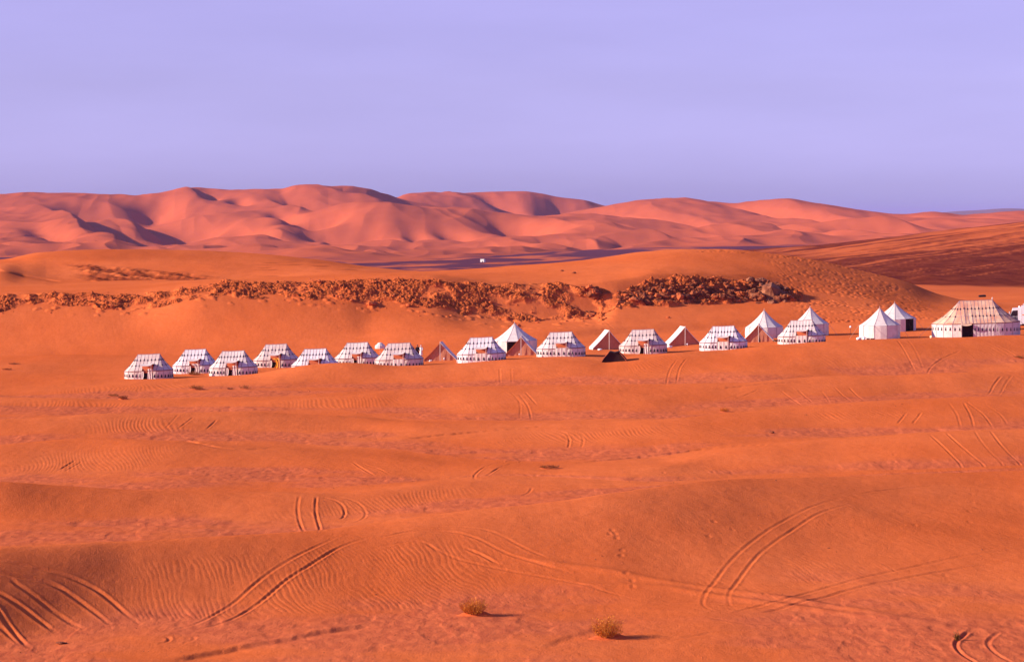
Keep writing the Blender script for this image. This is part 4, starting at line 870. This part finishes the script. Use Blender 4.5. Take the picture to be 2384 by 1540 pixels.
case(2021, 317, (.22, .18, .28), 'dark storage case nearest the white sacks')
case(2031, 316.6, (.28, .2, .22), 'dark storage case right of the other case, before the bell tent')
# small lanterns
def lamp_post(u, d, h_, label):
    x, y, z = at(u, d); r_ = thing('lamp_post', (x, y, z), 0, label, 'lamp post'); p = MB(); p.tube([(0, 0, -.3), (0, 0, h_)], .03, M_brownm, 6); p.build('pole', r_)
    l_ = MB(); lump(l_, (0, 0, h_+.14), (.17, .17, .19), M_white, 3); l_.build('lamp_globe', r_, True)
lamp_post(1980, 336, 1.15, 'thin lamp post with a white globe on open sand left of the bell tents')
for (u, d, lab) in ((1034, 311.3, 'white lantern right of the pole of the ridge tent standing alone'), (1209, 312, 'white lantern at the pole foot of the ridge tent before the peaked tent'), (1600, 321.5, 'white lantern hanging right of the pole of the ridge tent right of mid camp')):
    x, y, z = at(u, d); r_ = thing('lantern', (x, y, z), 0, lab, 'lantern', 'small white lanterns by the ridge tents'); p = MB(); p.tube([(0, 0, -.2), (0, 0, .25)], .02, M_steel, 5); p.build('stand', r_); l_ = MB(); lump(l_, (0, 0, .34), (.11, .11, .13), M_white, 4); l_.build('lamp_globe', r_, True)
# parasol
x, y, z = at(885, 331); z -= .45; r_ = thing('parasol', (x, y, z), 0, 'white dome-shaped parasol showing above the tents', 'parasol'); m = MB()
def dome_rows(R1, z0, h_, rings=6, n=12): return [[(R1*math.cos(2*math.pi*k/n)*math.cos(math.pi/2*a/rings), R1*math.sin(2*math.pi*k/n)*math.cos(math.pi/2*a/rings), z0+h_*math.sin(math.pi/2*a/rings)) for k in range(n+1)] for a in range(rings+1)]
m.sheet(dome_rows(.85, 2.2, .5), M_canvas); m.sheet([[(p[0]*.98, p[1]*.98, p[2]-.3) for p in dome_rows(.85, 2.2, .5)[0]], [(p[0], p[1], p[2]) for p in dome_rows(.85, 2.2, .5)[0]]], M_canvas); m.build('canopy', r_)
m = MB(); m.sheet(dome_rows(.5, 2.55, .35, 4), M_canvas); m.build('canopy_vent', r_); p = MB(); p.tube([(0, 0, -.3), (0, 0, 2.9)], .03, M_pole, 6); p.build('pole', r_)
# two people
M_skin = mat('skin', (.30, .14, .08), .6)
def person(u, d, label, cloth, head, rz=0, hgt=1.72, arm=0.0):
    x, y, z = at(u, d); s_ = hgt/1.72
    V = [(0, 0, .95), (0, 0, 1.15), (0, 0, 1.38), (0, 0, 1.48), (0, -.01, 1.56), (0, -.01, 1.66), (-.19, 0, 1.40), (-.26, 0, 1.14), (-.27, -.06, .90), (-.27, -.08, .80), (.19, 0, 1.40), (.27, -.02, 1.14+arm), (.25, -.16, .95+2*arm), (.24, -.20, .87+2*arm), (-.10, 0, .88), (-.11, -.02, .48), (-.12, .02, .08), (-.12, -.12, .03), (.10, 0, .88), (.12, -.03, .48), (.13, .04, .08), (.13, -.10, .03)]
    E = [(0, 1), (1, 2), (2, 3), (3, 4), (4, 5), (2, 6), (6, 7), (7, 8), (8, 9), (2, 10), (10, 11), (11, 12), (12, 13), (0, 14), (14, 15), (15, 16), (16, 17), (0, 18), (18, 19), (19, 20), (20, 21)]
    Rd = [.15, .14, .15, .055, .085, .075, .07, .05, .04, .03, .07, .05, .04, .03, .10, .07, .05, .04, .10, .07, .05, .04]
    me = bpy.data.meshes.new('person'); me.from_pydata([Vector(v)*s_ for v in V], E, []); o = bpy.data.objects.new('person', me); SC.collection.objects.link(o)
    me.materials.append(M_skin); o.location = (x, y, z); o.rotation_euler.z = rz
    sk = o.modifiers.new('skin', 'SKIN'); su = o.modifiers.new('sub', 'SUBSURF'); su.levels = su.render_levels = 2
    for i, r1 in enumerate(Rd): me.skin_vertices[0].data[i].radius = (r1*s_, r1*.8*s_)
    me.skin_vertices[0].data[0].use_root = True
    rb = MB(); prof_ = [(1.45, .12), (1.40, .21), (1.2, .20), (.98, .19), (.6, .23), (.2, .27), (.12, .27)]
    rb.sheet([[(r1*s_*math.cos(2*math.pi*k/14), r1*.72*s_*math.sin(2*math.pi*k/14), zz*s_) for k in range(15)] for zz, r1 in prof_][::-1], cloth); rb.build('robe', o, True)
    for sx, q in ((-1, V[6:9]), (1, V[10:13])):
        sv = MB(); sv.tube([Vector(p)*s_ for p in q], [.085*s_, .075*s_, .07*s_], cloth, 8); sv.build('sleeve', o, True)
    tb = MB(); lump(tb, Vector((0, .01, 1.70))*s_, (.125*s_, .135*s_, .085*s_), head, 5); tb.build('turban', o, True)
    return tag(o, label, 'person')
person(972, 326, 'person in a dark robe standing behind a pavilion tent, only head and shoulders showing', M_black_wool, M_brownm, R(15), 1.9)
person(980, 328, 'person in a pale robe and white turban behind the pavilion tent, beside the dark-robed one', M_sack, M_white, R(-10), 1.68)
# truck at the right edge
def truck(u, d):
    x, y, z = at(u, d); root = thing('camper_truck', (x, y, z), R(-10), 'white camper truck parked at the right edge behind the marquee', 'truck'); root.scale = (1.12,)*3
    z0 = .75; b = MB()
    # lower cab and bonnet side profile, extruded across, nose to the left
    side = [(-.15, z0), (-.25, z0+.55), (-.10, z0+.95), (.55, z0+1.12), (.95, z0+2.0), (1.05, z0+2.35), (2.3, z0+2.45), (2.3, z0)]
    for yy, fl in ((-1.0, False), (1.0, True)):
        q = [(px, yy, pz) for px, pz in side]; b.face(q if fl else q[::-1], M_white)
    for i in range(len(side)): a, c = side[i], side[(i+1) % len(side)]; b.face([(a[0], -1, a[1]), (c[0], -1, c[1]), (c[0], 1, c[1]), (a[0], 1, a[1])], M_white)
    b.build('cab', root)
    bx = MB(); bx.box((4.35, 0, z0+1.42), (2.0, 1.1, 1.32), M_white); bx.build('cabin_box', root)
    rk_ = MB(); rk_.tube([(2.6, -.9, z0+2.78), (2.6, -.9, z0+3.0), (6, -.9, z0+3.0), (6, -.9, z0+2.78)], .03, M_white, 5); rk_.tube([(2.6, .9, z0+2.78), (2.6, .9, z0+3.0), (6, .9, z0+3.0), (6, .9, z0+2.78)], .03, M_white, 5); rk_.build('roof_rack', root)
    ls = MB(); lump(ls, (2.0, -.6, z0+2.6), (.16, .12, .14), M_white, 2); ls.build('roof_lamp', root, True)
    w = MB(); w.face([(.62, -1.006, z0+1.2), (1.0, -1.006, z0+2.05), (1.75, -1.006, z0+2.1), (1.75, -1.006, z0+1.2)][::-1], M_glass); w.build('side_window', root)
    w = MB(); w.face([(.60, -.85, z0+1.19), (.93, -.85, z0+1.94), (.93, .85, z0+1.94), (.60, .85, z0+1.19)], M_glass)
    w.v = [(p[0]-.02, p[1], p[2]+.01) for p in w.v]; w.build('windscreen', root)
    d_ = MB(); d_.box((1.25, -1.012, z0+.62), (.48, .008, .52), M_tyre); dd = d_.build('door', root); h_ = MB(); h_.box((1.6, -1.035, z0+.95), (.08, .015, .02), M_steel); h_.build('handle', dd)
    for wx in (3.1, 4.5, 5.6):
        w = MB(); w.box((wx, -1.105, z0+2.0), (.27, .012, .24), M_steel); w1 = w.build('window', root); w = MB(); w.box((wx, -1.125, z0+2.0), (.19, .012, .16), M_lining if wx < 4 else M_glass); w.build('pane', w1)
    s_ = MB(); s_.box((4.35, -1.106, z0+1.42), (1.95, .01, .08), M_orange); s_.build('stripe', root)
    for wx in (.85, 4.7):
        for sy in (-1, 1):
            t_ = MB(); t_.tube([(wx, sy*.78, .5), (wx, sy*1.06, .5)], .5, M_tyre, 22); tt_ = t_.build('wheel', root, False); r2 = MB(); r2.tube([(wx, sy*1.05, .5), (wx, sy*1.09, .5)], .27, M_white, 16); r2.build('rim', tt_)
    u_ = MB(); u_.box((3.0, 0, .68), (3.1, .75, .10), M_tyre); u_.build('chassis', root)
    bp_ = MB(); bp_.box((-.32, 0, .72), (.12, 1.02, .13), M_white); bp_.build('bumper', root)
    for sy in (-.72, .72): h_ = MB(); lump(h_, (-.24, sy, z0+.42), (.08, .14, .14), M_white, 1); h_.build('headlight', root, True)
    mi_ = MB(); mi_.tube([(.7, -1.0, z0+1.5), (.55, -1.25, z0+1.6)], .02, M_tyre, 5); mi_.box((.52, -1.3, z0+1.72), (.05, .03, .2), M_white); mi_.build('mirror', root)
truck(2341, 340)
# far off: white hut on the dark plain, dark shelter on the sand behind the marquee
x, y, z = at(1124, 2470); z -= .5
r_ = thing('hut', (x, y, z), R(-20), 'tiny white hut alone on the dark plain before the far dunes', 'hut')
m = MB(); m.box((0, 0, 2.1), (2.4, 2.2, 2.1), mat('whitewash', (.80, .74, .66), .9)); m.build('wall', r_); m = MB(); m.box((0, 0, 4.3), (2.6, 2.4, .12), mat('roof_mud', (.5, .36, .27), .9)); m.build('roof', r_); m = MB(); m.box((.6, -2.21, 1.0), (.5, .03, 1.0), M_motif); m.build('door', r_)
x, y, z = at(2287, 560)
r_ = thing('low_shelter', (x, y, z), R(6), 'low dark shelter on the open sand beyond the marquee', 'shelter')
m = MB(); m.sheet([[(-.95, -.6, -.2), (.85, -.6, -.2)], [(-.95, -.6, .42), (.85, -.6, .55)], [(-.9, .6, .50), (.8, .6, .62)], [(-.9, .6, -.2), (.8, .6, -.2)]], M_black_wool, .04); m.build('cover', r_)
m = MB()
for sx in (-.93, .83): m.face([(sx, -.55, -.2), (sx, .55, -.2), (sx, .55, .5), (sx, -.55, .42)], M_dark_in)
m.build('side_panel', r_)
# ---------------------------------------------------------------- rock: outcrops, rubble, boulders
M_rock = mat('outcrop_rock', (.13, .030, .011), .95, (1.6, .35), (.9, .9, (.40, .105, .035)))
M_rock2 = mat('pale_outcrop_rock', (.15, .040, .018), .95, (1.6, .3), (.8, .9, (.46, .17, .075)))
M_clod = mat('sand_clod', (.46, .100, .027), .95, (3, .15), (1.2, .8, (.60, .140, .038)))
def chunk(mb, c, r, m, rnd, flat=.8):
    """an angular stone: a jittered, faceted ball"""
    b = len(mb.v); i = mb.mi(m); ax = Vector((rnd.uniform(-1, 1), rnd.uniform(-1, 1), rnd.uniform(-1, 1))).normalized(); rot = Matrix.Rotation(rnd.uniform(0, 6.28), 3, ax)
    st = (rnd.uniform(.75, 1.3), rnd.uniform(.75, 1.3), rnd.uniform(.6, 1.0)*flat)
    for p in ICO_V:
        q = rot @ Vector(p); k = r*rnd.uniform(.78, 1.16); mb.v.append((c[0]+q.x*k*st[0], c[1]+q.y*k*st[1], c[2]+q.z*k*st[2]))
    for f in ICO_F: mb.f.append(tuple(b+k for k in f)); mb.m.append(i)
t_ = (1+5**.5)/2
ICO_V = [Vector(v).normalized() for v in ((-1, t_, 0), (1, t_, 0), (-1, -t_, 0), (1, -t_, 0), (0, -1, t_), (0, 1, t_), (0, -1, -t_), (0, 1, -t_), (t_, 0, -1), (t_, 0, 1), (-t_, 0, -1), (-t_, 0, 1))]
ICO_F = [(0, 11, 5), (0, 5, 1), (0, 1, 7), (0, 7, 10), (0, 10, 11), (1, 5, 9), (5, 11, 4), (11, 10, 2), (10, 7, 6), (7, 1, 8), (3, 9, 4), (3, 4, 2), (3, 2, 6), (3, 6, 8), (3, 8, 9), (4, 9, 5), (2, 4, 11), (6, 2, 10), (8, 6, 7), (9, 8, 1)]
def outcrop(name, top, bot, ua, ub, count, rmin, rmax, ms, label, seed, lift):
    rnd = random.Random(seed); mb = MB(); cx, cy, cz = spot((ua+ub)/2, (np.interp((ua+ub)/2, *zip(*top))+np.interp((ua+ub)/2, *zip(*bot)))/2)
    chunk(mb, (0, -.1, -rmax*.6), rmax*2.1, ms[0], rnd, .8)
    nb = max(3, int((ub-ua)/5)) if ub-ua > 60 else 3
    for i in range(nb):      # the buried core that the stones stand out of
        u = ua+(ub-ua)*(.08+.84*i/(nb-1)) if ub-ua > 60 else (ua+ub)/2+(i-1)*(ub-ua)*.16
        yy = (np.interp(u, *zip(*top))+np.interp(u, *zip(*bot)))/2; x, y, z = spot(u, yy); k_ = rmax*1.45
        chunk(mb, (x-cx, y-cy, z-cz-k_*.75), k_, ms[0], rnd, .9)
    for i in range(count):
        u = rnd.uniform(ua, ub) if ub-ua > 60 else rnd.gauss((ua+ub)/2, (ub-ua)/7); a = np.interp(u, *zip(*top)); b_ = np.interp(u, *zip(*bot)); q = rnd.random()**.9 if ub-ua > 60 else min(.9, max(.1, rnd.gauss(.5, .16))); yy = a+(b_-a)*q
        x, y, z = spot(u, yy); r = (rmin+(rmax-rmin)*rnd.random()**2)*(.55+.6*q)
        chunk(mb, (x-cx, y-cy-lift*(1-abs(2*q-1))*.8, z-cz+lift*.35*(1-q)-(r*.35 if ub-ua > 60 else 0)), r, rnd.choice(ms), rnd, rnd.uniform(.5, 1.0))
    o = mb.build(name); o.location = (cx, cy, cz); return tag(o, label, 'rock')
tp_ = [(1440, 690), (1470, 676), (1520, 668), (1600, 662), (1650, 652), (1700, 648), (1730, 652), (1745, 664)]
bt_ = [(1440, 700), (1470, 708), (1520, 710), (1600, 706), (1650, 704), (1700, 702), (1730, 702), (1745, 700)]
outcrop('rock_outcrop', tp_, bt_, 1440, 1738, 400, .20, .95, [M_rock, M_rock, M_clod], 'long dark crumbling rock outcrop set in the rounded dune', 5, .6)
outcrop('rock_outcrop', [(1742, 654), (1770, 652), (1800, 660), (1830, 676), (1838, 686)], [(1742, 684), (1760, 706), (1800, 707), (1838, 703)], 1744, 1836, 130, .35, 1.6, [M_rock2, M_rock, M_rock], 'blocky pale-faced rock outcrop at the right end, long shadow beside it', 6, 1.5)
outcrop('rock_outcrop', [(1360, 668), (1380, 670), (1405, 684)], [(1360, 674), (1380, 690), (1405, 696)], 1362, 1404, 34, .5, .95, [M_rock, M_clod], 'small dark rock outcrop in the gap left of the long one', 7, .9)
outcrop('rock_outcrop', [(1345, 726), (1400, 722)], [(1345, 742), (1400, 736)], 1348, 1396, 26, .35, .7, [M_clod, M_rock], 'small brown rock heap low on the sand slope below the gap', 8, .4)
# loose rubble over the crust
rnd = random.Random(11); rb = MB(); cnt = 0
while cnt < 650:
    u = rnd.uniform(-60, 1440); b_ = np.interp(u, US, yb); a = np.interp(u, US, yt); dn = np.interp(u, US, dens)
    if rnd.random() > dn: continue
    q = rnd.random(); yy = a+(b_-a)*q+rnd.gauss(0, 3)
    if rnd.random() < .05: yy = b_+abs(rnd.gauss(0, 10))
    x, y, z = spot(u, yy); r = rnd.uniform(.07, .20)*(2.2 if rnd.random() < .10 else 1); chunk(rb, (x, y, z+r*.15), r, M_clod if rnd.random() < .93 else M_rock, rnd); cnt += 1
o = rb.build('rock_rubble'); tag(o, kind='stuff')
for i, (u, yy, r, lab) in enumerate(((866, 712, 1.0, 'largest boulder fallen from the lower left edge of the rock scarp'), (950, 714, .45, 'small boulder just below the scarp, right of the largest one'), (1245, 685, .5, 'boulder in the sandy middle stretch of the scarp'), (1365, 742, .5, 'lowest brown boulder on the sand slope above the mid camp'), (1205, 760, .55, 'boulder peeping over the tip of the tall peaked tent'), (1555, 738, .35, 'lone small boulder on the sand slope above the pavilion tents'), (1308, 632, .35, 'small dark boulder high on the slope above the scarp'), (1337, 636, .35, 'small dark boulder right of its neighbour above the scarp'), (1440, 682, .5, 'dark boulder in the sandy gap left of the long outcrop'), (1796, 1010, .26, 'small dark stone alone on the open sand right of the middle'))):
    x, y, z = spot(u, yy); mb = MB(); rr = random.Random(50+i); chunk(mb, (0, 0, r*.3), r, M_rock if i in (2, 6, 7, 8, 9) else M_clod, rr, .8); o = mb.build('boulder'); o.location = (x, y, z); tag(o, lab, 'boulder', 'boulders scattered about the scarp')
x, y, z = spot(140, 1492); mb = MB(); chunk(mb, (0, 0, .08), .26, M_rock, random.Random(3), .5); chunk(mb, (.3, .05, .02), .14, M_rock, random.Random(4), .6); o = mb.build('stone'); o.location = (x, y, z); tag(o, 'flat dark stone on the sand at the lower left', 'stone')
rp_ = random.Random(77); pb = MB(); cnt = 0
while cnt < 620:
    u = rp_.uniform(-60, W0+60); yy = 1560-rp_.random()**1.5*640
    if rp_.random() < .5: yy = rp_.choice((1480, 1520, 1250, 1215, 1115, 1040, 985, 940))+rp_.gauss(0, 14); u += rp_.gauss(0, 60)
    if noise(np.array([u/160.]), np.array([yy/30.]), 500)[0] < .05 or yy > 1570: continue
    x, y, z = spot(u, yy); chunk(pb, (x, y, z), rp_.uniform(.018, .055)*(1.8 if rp_.random() < .06 else 1)*(y/150)**.8, M_rock if rp_.random() < .6 else M_clod, rp_, .7); cnt += 1
tag(pb.build('pebbles'), kind='stuff')
# ---------------------------------------------------------------- desert bushes and dry tufts
M_twig = mat('dry_twig', (.50, .17, .022), .8, None, (9, .8, (.20, .06, .012)))
M_leaf = mat('yellow_green_leaf', (.86, .31, .022), .8, None, (6, .9, (.52, .17, .015)))
M_leafd = mat('brown_leaf', (.24, .095, .030), .9, None, (6, .8, (.36, .17, .04)))
M_leafg = mat('dark_green_leaf', (.07, .07, .02), .8)
def bush(u, yy, w, h, label, ml, seed, n=260, mound=.25, name='desert_bush', group='scrub plants growing on the sand', lean=0.15, mat_mound=None, at_d=None):
    rnd = random.Random(seed); x, y, z = spot(u, yy) if at_d is None else at(u, at_d); root = thing(name, (x, y, z-.03), 0, label, 'bush', group)
    st = MB(); fo = MB()
    for i in range(n):
        a = rnd.uniform(0, 6.28); rr = rnd.random()**.6; bx = (rr*.35*w*math.cos(a), rr*.3*w*math.sin(a)); L_ = h*rnd.uniform(.35, 1.15)*(1-.30*rr)
        dx = math.cos(a)*rr*.55*w+rnd.gauss(lean*.2, .05)*w; dy = math.sin(a)*rr*.5*w
        p0 = Vector((bx[0], bx[1], mound*.6*(1-rr))); p2 = Vector((bx[0]+dx, bx[1]+dy, mound*.5+L_)); p1 = (p0+p2)/2+Vector((dx*.1, dy*.1, L_*.12))
        if i % 3 == 0: st.tube([p0, p1, p2], [.011, .008, .004], M_twig, 3, False)
        for k in range(3):
            t = rnd.uniform(.15, 1.05); c = p0.lerp(p2, t)+Vector((rnd.gauss(0, .03), rnd.gauss(0, .03), rnd.gauss(0, .03)))*w
            v1 = Vector((rnd.gauss(0, .5), rnd.gauss(0, .5), rnd.gauss(.9, .4))).normalized()*rnd.uniform(.07, .19); v2 = v1.orthogonal().normalized()*rnd.uniform(.008, .017)
            fo.face([c-v2, c+v1*.5+v2*1.3, c+v1, c+v1*.4-v2], ml if rnd.random() < .85 else M_twig)
    st.build('stem', root); fo.build('foliage', root)
    if mound:
        mm_ = MB(); NN = 16; rws = []
        for a in range(7):
            q = a/6; row = []
            for k in range(NN+1):
                ww = 2*math.pi*k/NN; e_ = 1+.18*math.sin(2*ww+seed)+.1*math.sin(5*ww+seed*2)
                X_ = w*.95*q*e_*math.cos(ww)*(1.5 if math.cos(ww) > 0 else 1.0); Y_ = w*.6*q*e_*math.sin(ww)
                row.append((X_, Y_, ground(x+X_, y+Y_)-z+.03+mound*(math.cos(q*math.pi)*.5+.5)*(1+.15*math.sin(ww*4+q*6))-(.07 if a == 6 else 0)))
            rws.append(row)
        mm_.sheet(rws[::-1], M_mound); mm_.build('sand_mound', root, True)
    return root
M_mound = mat('mound_sand', (.60, .115, .026), .95, (6, .05), (.8, .5, (.48, .085, .022)))
bush(1412, 1485, 1.15, 1.15, 'tallest yellow-green bush, rounded, near the bottom centre-right', M_leaf, 1, 560, .30)
bush(1103, 1434, 1.05, .85, 'tufted yellow bush left of the tallest one, sand heaped round its base', M_leaf, 2, 460, .32, lean=.0)
bush(2228, 1489, .22, .50, 'small dark upright plant beside the wheel rut at the lower right', M_leafg, 3, 70, 0, name='desert_plant')
bush(1278, 1090, 1.15, .14, 'flat orange-brown tuft on the sand in the middle of the picture', M_leafd, 4, 260, .22)
bush(1686, 958, .75, .42, 'small yellowish bush on the middle dune right of centre', M_leaf, 5, 160, .12)
bush(457, 908, 1.3, .45, 'dark brown bush in front of the second and third tents', M_leafd, 6, 260, .28)
bush(570, 906, 1.1, .50, 'sparse dry bush in front of the fourth tent', M_leafd, 7, 110, .12)
bush(536, 907, .6, .2, 'tiny dry tuft just left of the sparse dry bush', M_leafd, 8, 60, .08)
bush(286, 928, .75, .26, 'dark rounded bush below the left end of the tent row', M_rock, 9, 200, .34)
bush(265, 921, 1.1, .3, 'faint dry tuft beside the dark rounded bush', M_leafd, 10, 110, .10)
bush(452, 876, 1.5, .5, 'orange dry bush between the first and third tents', M_leafd, 11, 260, .15)
bush(32, 851, 1.2, .22, 'small dry tuft near the left edge level with the tents', M_leafd, 12, 110, .14)
bush(16, 863, 1.0, .2, 'dark dry tuft at the very left edge below its neighbour', M_rock, 13, 90, .12)
bush(2372, 838, 1.0, .35, 'dry brown bush at the right edge below the truck', M_leafd, 14, 140, .1)
bush(1905, 600+5, .5, .3, 'small dry tuft on the crest of the rounded dune', M_leafd, 15, 60, .05)
